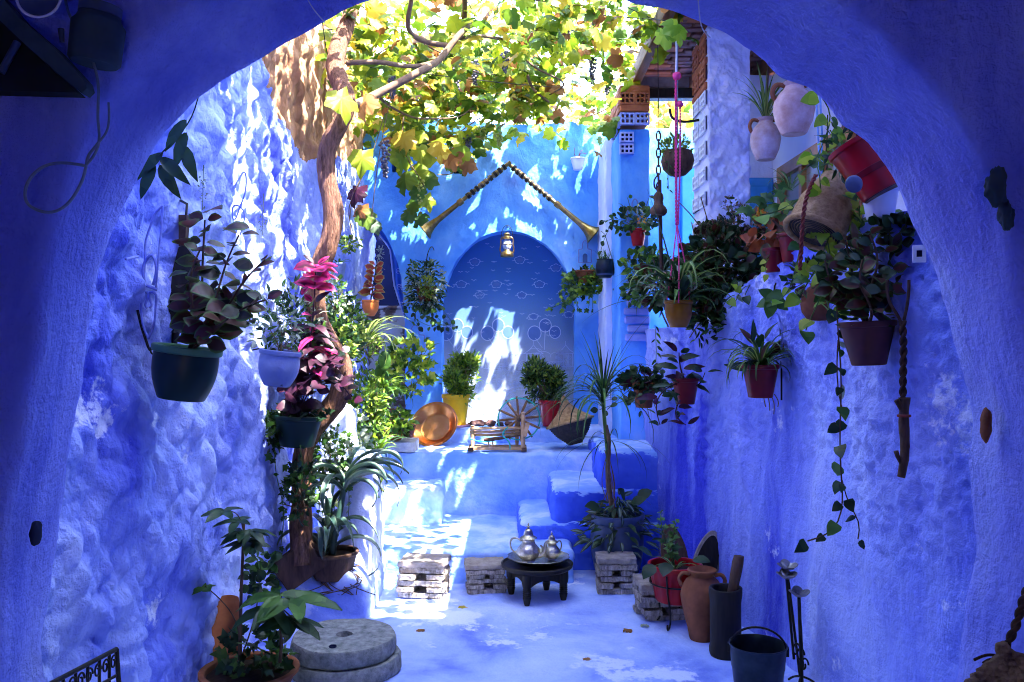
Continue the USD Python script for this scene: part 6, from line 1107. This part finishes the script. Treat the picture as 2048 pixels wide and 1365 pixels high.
t, top, c = parapet(1553, 545, 4.85, 58, 48, 'maroon_pot', 'parapet_pot', 'smaller dark red flowerpot with a rusty leaved plant on top of the right wall'); bush(t, P(1535, 462, 4.85), (.08, .08, .08), 34, .085, ['leaf_rust', 'leaf_rust', 'leaf_coleus'], 'oval', rs, most=26); trail(t, [top, P(1535, 520, 4.8), P(1532, 545, 4.7)], .05, ['leaf_lime'], 'heart', .04, rs)
t, top, c = parapet(1760, 438, 3.62, 72, 62, 'white_glaze', 'parapet_pot', 'white flowerpot on the right wall beneath the red hanging bucket'); bush(t, P(1800, 460, 3.55), (.10, .07, .05), 120, .05, ['leaf_dark'], 'oval', rs, most=20)
# big straw basket
d = 3.82; c = P(1628, 466, d); t = thing('straw_basket', 'large tipped straw basket with a red rope hanging in front of the wall top', 'basket', c); rt = align(A(.46, .22, .85)); k_ = S(60, d)
n = 30; prof = [(.30 * k_, .0)] + [((np.interp(q, (0, .5, 1), (.95, .9, .55)) + (.02 if i % 2 else -.01)) * k_, (.05 + 2.1 * q) * k_) for i, q in enumerate(np.linspace(0, 1, 44))]
t.add('body', xf(lathe(prof, 40), rt, c), 'straw', True); t.add('base', xf(lathe([(.001, -.01)] + [((.1 + .9 * q) * k_, (.02 * math.sin(q * 60) - .02 + .06 * q) * k_) for q in np.linspace(0, 1, 30)], 36), rt, c), 'straw_dark', True); t.add('rim', xf(tube([(k_ * .97 * math.cos(a), k_ * .97 * math.sin(a), .02 * k_) for a in np.linspace(0, 6.283, 41)], .014, 8, False), rt, c), 'straw', True)
rope(t, [P(1632, 350, d - .1), P(1612, 400, d - .16), P(1604, 470, d - .18), P(1600, 540, d - .18)], .009, 'rope_red', n=50)
# hanging jars
def jar(px, py, d, w, h, label, mat, tail):
    c = P(px, py + h / 2, d); k = S(w / 2, d); q = S(h, d); t = thing('hanging_jar', label, 'jar', c); g = lathe([(.001, 0), (k * .55, .0), (k * .62, q * .03), (k * .88, q * .25), (k, q * .48), (k * .93, q * .66), (k * .70, q * .80), (k * .50, q * .86), (k * .46, q * .92), (k * .60, q * .99), (k * .56, q), (k * .40, q * .93), (.001, q * .8)], 34)
    g[0][:, :2] *= (1 + .012 * np.sin(g[0][:, 2] * 130))[:, None]; t.add('body', xf(g, None, c), mat, 40)
    t.add('handle', xf(tube(spline([(-k * .45, 0, q * .93), (-k * .85, 0, q * .95), (-k * 1.05, 0, q * .80), (-k * .92, 0, q * .66)], 12), k * .12, 8), None, c), 'terracotta_old', True); t.add('handle', xf(tube(spline([(k * .45, 0, q * .93), (k * .85, 0, q * .95), (k * 1.05, 0, q * .80), (k * .92, 0, q * .66)], 12), k * .12, 8), None, c), 'terracotta_old', True)
    rope(t, [c + A(0, 0, q * .95), c + A(.005, 0, q * 1.2), A(c[0], c[1], 4.0)], .005, 'rope_dark', n=12, twist=False); return t, c + A(0, 0, q * .95)
t, top = jar(1588, 217, 4.9, 82, 104, 'larger pinkish clay jar hanging high beside the arch', 'clay_pale', 0); t, top = jar(1531, 278, 5.1, 60, 84, 'smaller grey clay jar with a spider plant hanging left of the larger jar', 'clay_grey', 0)
strap_plant(t, top, 24, .36, .014, ['leaf_spider', 'leaf_green'], rs, rise=(.7, 1.5), droop=(1.0, 2.4))
# red hanging bucket
d = 3.55; t = thing('red_hanging_bucket', 'glossy red tapered bucket hanging tilted behind the arch edge', 'bucket', P(1745, 335, d)); ax = unit(A(-.42, .18, .88)); c = P(1762, 372, d); rt = align(ax); k_ = S(46, d)
t.add('body', xf(lathe([(.001, -.30 * k_), (k_ * .92, -.30 * k_), (k_ * .97, -.22 * k_), (k_ * 1.05, .5 * k_), (k_ * 1.13, 1.25 * k_), (k_ * 1.22, 1.95 * k_), (k_ * 1.30, 2.0 * k_), (k_ * 1.30, 2.2 * k_), (k_ * 1.22, 2.2 * k_), (k_ * 1.0, .2 * k_), (.001, .1 * k_)], 44), rt, c), 'red_pot', 40)
t.add('base', xf(lathe([(.001, -.34 * k_), (k_ * .88, -.34 * k_), (k_ * .90, -.295 * k_)], 40), rt, c), 'purple_pot', 40); t.add('strap', xf(lathe([(k_ * 1.075, .55 * k_), (k_ * 1.10, .57 * k_), (k_ * 1.115, .82 * k_), (k_ * 1.09, .84 * k_)], 44), rt, c), 'maroon_pot', 40)
v, f = sphere((0, 0, 0), (.036, .014, .036), 2); t.add('tag', (v + P(1708, 368, d - .12), f), 'slate_pot', True); rope(t, [c + ax * k_ * 2.1, A(c[0] - .1, c[1], 3.6)], .005, 'rope_dark', n=8, twist=False)
bush(t, P(1680, 300, d + .1), (.07, .07, .12), 70, .05, ['leaf_dark', 'leaf_green'], 'lance', rs)
# blue strings
for k, (a, b) in enumerate([((1632, 190), (1640, 420)), ((1640, 190), (1644, 350))]): solo('blue_string', tube([P(*a, 4.3), P((a[0] + b[0]) / 2 + 2, (a[1] + b[1]) / 2, 4.3), P(*b, 4.3)], .005, 6), 'string_blue', ['longer blue string hanging by the larger clay jar', 'shorter blue string hanging beside the red bucket'][k], 'string', True)
t = thing('string_loop', 'blue string loop holding the straw basket', 'string', P(1640, 350, 4.05)); t.add('string', tube([P(1641, 350, 4.05), P(1632, 430, 4.0), P(1625, 480, 4.0)], .005, 6), 'string_blue', True); t.add('string', tube([P(1641, 350, 4.05), P(1650, 420, 4.0), P(1660, 470, 4.0)], .005, 6), 'string_blue', True)
# coconut planter, mustard pot on the pink cord, chain
d = 6.0; c = P(1355, 322, d); t = thing('coconut_planter', 'round coconut shell planter with ferny growth hanging between the pillars', 'hanging plant', c); R0 = S(33, d); t.add('shell', xf(lathe([(.001, -R0), (R0 * .5, -R0 * .86), (R0 * .87, -R0 * .5), (R0, 0), (R0 * .9, R0 * .45), (R0 * .78, R0 * .62), (R0 * .72, R0 * .58), (.001, R0 * .3)], 28), None, c), 'wood_old', 40)
bush(t, P(1350, 300, d), (.10, .09, .10), 340, .035, ['leaf_fern', 'leaf_green', 'leaf_fern'], 'tiny', rs, lift=.8); trail(t, [P(1338, 320, d - .08), P(1336, 350, d - .08), P(1337, 378, d - .08)], .03, 'leaf_green', 'lance', .02, rs); rope(t, [c + A(0, 0, R0), A(c[0], c[1], 4.0)], .004, 'cable', n=8, twist=False)
d = 5.35; c = P(1357, 655, d); t = thing('mustard_hanging_pot', 'mustard glazed pot of broad strap leaves hanging on a long pink cord', 'hanging plant', c); top = pot(t, c, S(28, d), S(54, d), 'mustard_pot', r0=S(17, d), bulge=.14)
rope(t, [P(1352, 150, d), P(1352, 300, d), P(1353, 450, d)], .008, 'rope_pink', n=160); rope(t, [P(1360, 205, d), P(1360, 320, d), P(1356, 450, d)], .006, 'rope_pink', n=120); rope(t, [P(1354, 450, d), P(1340, 560, d - .05), P(1333, 606, d)], .005, 'rope_pink', n=40); rope(t, [P(1354, 450, d), P(1358, 540, d - .1), P(1357, 606, d - .12)], .005, 'rope_pink', n=40); rope(t, [P(1354, 450, d), P(1372, 540, d), P(1380, 606, d)], .005, 'rope_pink', n=40)
v, f = sphere((0, 0, 0), (.020, .02, .022), 2); t.add('knot', lump(P(1354, 152, d), (.028, .02, .026), 9), 'rope_pink', True); t.add('knot', lump(P(1360, 208, d), (.022, .02, .020), 10), 'rope_pink', True); rope(t, [P(1350, 40, d), P(1353, 100, d), P(1352, 150, d)], .006, 'cable_white', n=20, twist=False)
strap_plant(t, top, 34, .46, .036, ['leaf_spider', 'leaf_green', 'leaf_dark'], rs, rise=(.6, 1.4), droop=(1.4, 2.9)); strap_plant(t, top, 10, .60, .030, ['leaf_spider', 'leaf_dark'], rs, rise=(1.2, 1.5), droop=(2.6, 3.2)); 
V, f, e = blade(top, PI + .15, .75, .03, 1.35, .15, 12); t.add('leaf', (V, f), 'leaf_dark', True, e)
V, f, e = blade(P(1350, 600, d), PI - .1, .62, .022, 0.1, .9, 14); t.add('leaf', (V, f), 'leaf_dark', True, e)
bush(t, top + A(-.05, 0, .14), (.18, .12, .07), 100, .04, ['leaf_grey', 'flower_dry', 'leaf_green'], 'lance', rs)
d = 5.9; t = thing('chain_hanger', 'rusty chain and iron bar with a bell shaped weight hanging beside the brick pillar', 'chain', P(1316, 480, d)); t.add('wire', tube([P(1313, 0, d), P(1316, 130, d), P(1318, 268, d)], .003, 5), 'iron', True)
for k in range(9): a = P(1317, 272 + 17 * k, d); ph = k % 2 * PI / 2; t.add('link', tube([a + A(.014 * math.cos(q) * math.cos(ph), .014 * math.cos(q) * math.sin(ph), .034 * math.sin(q)) for q in np.linspace(0, 6.283, 17)], .0055, 6, False), 'rope_dark', True)
t.add('bar', tube([P(1319, 360, d), P(1322, 500, d), P(1325, 590, d)], .013, 8), 'rope_dark', True); t.add('weight', xf(lathe([(.001, 0), (.045, .004), (.058, .02), (.060, .04), (.05, .06), (.034, .075), (.030, .10), (.036, .12), (.03, .15), (.012, .17), (.014, .19), (.001, .20)], 24), None, P(1317, 432, d)), 'wood_old', 40); t.add('hook', tube(spline([P(1316, 350, d), P(1308, 365, d), P(1312, 378, d), P(1318, 368, d)], 14), .006, 6), 'iron', True)
solo('iron_rod', tube(spline([P(1340, 218, 6.3), P(1345, 236, 6.3), P(1352, 240, 6.3), P(1398, 240, 6.3)], 16), .010, 6), 'iron', 'bent iron rod sticking out of the pale pillar', 'rod', True)
# socket
d = 3.16; c = P(1838, 508, d); t = thing('wall_socket', 'small white square frame round a dark hole beside the right arch edge', 'wall box', c)
fr = sbox(-.022, -.032, .022, .032).difference(sbox(-.010, -.012, .010, .014)); g = tm(trimesh.creation.extrude_polygon(fr, .016, engine='earcut')); rt = np.stack([unit(A(.9, -.3, 0)), A(0, 0, 1), unit(A(-.3, -.9, 0))], 1); t.add('frame', xf(g, rt, c), 'white_glaze', False); t.add('hole', xf(tm(trimesh.creation.extrude_polygon(sbox(-.0095, -.0115, .0095, .0135), .004, engine='earcut')), rt, c), 'dark_void', False)

# ================================================================ NEAREST THINGS
d = 2.60; t = thing('corner_bracket', 'dark triangular wooden bracket with a slanting lighter batten, upper left corner', 'bracket', P(60, 120, d)); t.add('board', slab([(-60, -60), (-60, 190), (172, 196), (60, 90), (0, 30)], .06, d + .06), 'board_black', False)
t.add('batten', slab([(-60, -20), (0, 34), (60, 92), (130, 155), (180, 196), (190, 186), (185, 170), (130, 110), (60, 50), (0, -20), (-20, -60)], .05, d - .0), 'board_teal', False); t.add('peg', tube([P(35, 84, d - .03), P(2, 145, d - .05)], .011, 8), 'slate_pot', True)
t = thing('round_pan', 'pale rimmed round pan hanging at the upper left corner', 'pan', P(78, 0, d - .08)); t.add('bowl', xf(lathe([(.001, -.03), (.04, -.028), (.056, -.01), (.060, 0), (.063, .002), (.060, .004), (.052, -.006), (.036, -.02), (.001, -.022)], 30), align(A(.1, -1, .1)), P(78, -5, d - .10)), 'slate_pot', 40); t.add('rim', xf(tube([(.061 * math.cos(a), .061 * math.sin(a), .003) for a in np.linspace(0, 6.283, 33)], .004, 6, False), align(A(.1, -1, .1)), P(78, -5, d - .10)), 'cable_white', True)
t = thing('grey_canister', 'dim grey canister standing behind the bracket, upper left', 'canister', P(190, 120, 2.66)); t.add('body', xf(lathe([(.001, 0), (.068, 0), (.076, .01), (.078, .12), (.066, .135), (.060, .15), (.001, .15)], 30), rotm([0, 1, 0], .12), P(188, 128, 2.64)), 'board_teal', 40); t.add('rim', xf(lathe([(.056, .15), (.062, .152), (.062, .18), (.056, .18)], 28), rotm([0, 1, 0], .12), P(188, 128, 2.64)), 'slate_pot', 40)
d = 2.62; t = thing('loose_cable', 'thin looped cable hanging down the wall, upper left', 'cable', P(190, 200, d)); dd_ = lambda pts: spline([P(x, y, d) for x, y in pts], 50)
t.add('cable', tube(dd_([(128, -30), (134, 15), (160, 70), (188, 130), (197, 180), (196, 240), (198, 282), (185, 315), (172, 330)]), .0042, 7), 'cable', True); t.add('cable', tube(dd_([(172, 332), (130, 326), (90, 332), (64, 352), (50, 385), (54, 405), (75, 420), (105, 424), (130, 412), (155, 380), (168, 350), (172, 332)]), .0048, 7), 'cable', True); t.add('cable', tube(dd_([(198, 284), (212, 265), (218, 235), (217, 205)]), .0035, 7), 'cable', True); t.add('cable', tube(dd_([(173, 330), (178, 310), (192, 292), (198, 284)]), .0048, 7), 'cable', True); t.add('plug', tube([P(122, 58, d - .02), P(124, 84, d - .02)], [.010, .007], 8), 'slate_pot', True)
d = 2.95; t = thing('thin_cord', 'thin pale cord crossing the arch at the upper right', 'cord', P(1402, 30, d)); t.add('cord', tube(spline([P(1394, -30, d - .08), P(1398, 20, d - .04), P(1404, 55, d), P(1420, 75, d + .05)], 16), .0022, 6), 'cable_white', True)
t = thing('thin_cord', 'thin pale cord crossing the arch at the upper left', 'cord', P(630, 20, d)); t.add('cord', tube(spline([P(600, -30, d - .08), P(625, 15, d - .02), P(650, 45, d + .05)], 12), .0022, 6), 'cable_white', True)
d = 2.4; t = thing('knitted_bag', 'coarse knitted brown bag with a plaited strap, lower right corner', 'bag', P(2010, 1365, d)); bp = spline([P(2090, 1120, d), P(2050, 1190, d), P(2030, 1260, d), P(2008, 1305, d)], 40)
rope(t, [P(2090, 1120, d), P(2050, 1190, d), P(2028, 1260, d), P(2006, 1302, d)], .011, 'rope_dark', 'strap', n=80)
for k in range(11):
    u = k / 10; c0 = P(2008, 1302, d) + A(.0, -.01, 0); e0 = P(1900 + 30 * k, 1420, d - .05 + .03 * math.sin(u * PI)); pth = spline([c0, (c0 + e0) / 2 + A(-.02 + .04 * u, -.02, .012), e0], 40); tg = np.linspace(0, 1, 40); pth = pth + np.stack([.006 * np.sin(tg * 60 + k * PI), .006 * np.cos(tg * 60), tg * 0], 1); t.add('plait', tube(pth, .013, 7), 'yarn', True)
t.add('knot', lump(P(2006, 1300, d - .01), (.022, .018, .024), 12), 'yarn', True); t.add('tassel', tube(spline([P(2000, 1312, d), P(1975, 1310, d), P(1948, 1320, d)], 10), .004, 6), 'rope_dark', True); t.add('tassel', tube(spline([P(1995, 1318, d), P(1980, 1318, d), P(1965, 1326, d)], 8), .003, 6), 'rope_dark', True)
# fallen leaves and grit on the floor
rl = np.random.default_rng(91)
for k, (px, py, mt, lb) in enumerate([(1290, 1255, 'leaf_grey', 'pale fallen leaf on the floor in front of the red flowerpot'), (1262, 1262, 'vine_leaf_dry', 'dry brown fallen leaf on the floor left of the flowerpot stand'), (835, 1262, 'vine_leaf_dry', 'curled dry leaf on the floor in front of the lone stool'), (930, 1215, 'vine_leaf_gold', 'yellow fallen leaf between the lone stool and the low table'), (1180, 1320, 'vine_leaf_dry', 'small dry leaf near the middle of the floor')]):
    q = fl(px, py) + A(0, 0, .012); V, f, e = leaves('grape', q[None], A(rl.normal(), rl.normal(), .02)[None], A(.1, -.1, 1)[None], .055); solo('fallen_leaf', (V[0], f), mt, lb, 'leaf', True)
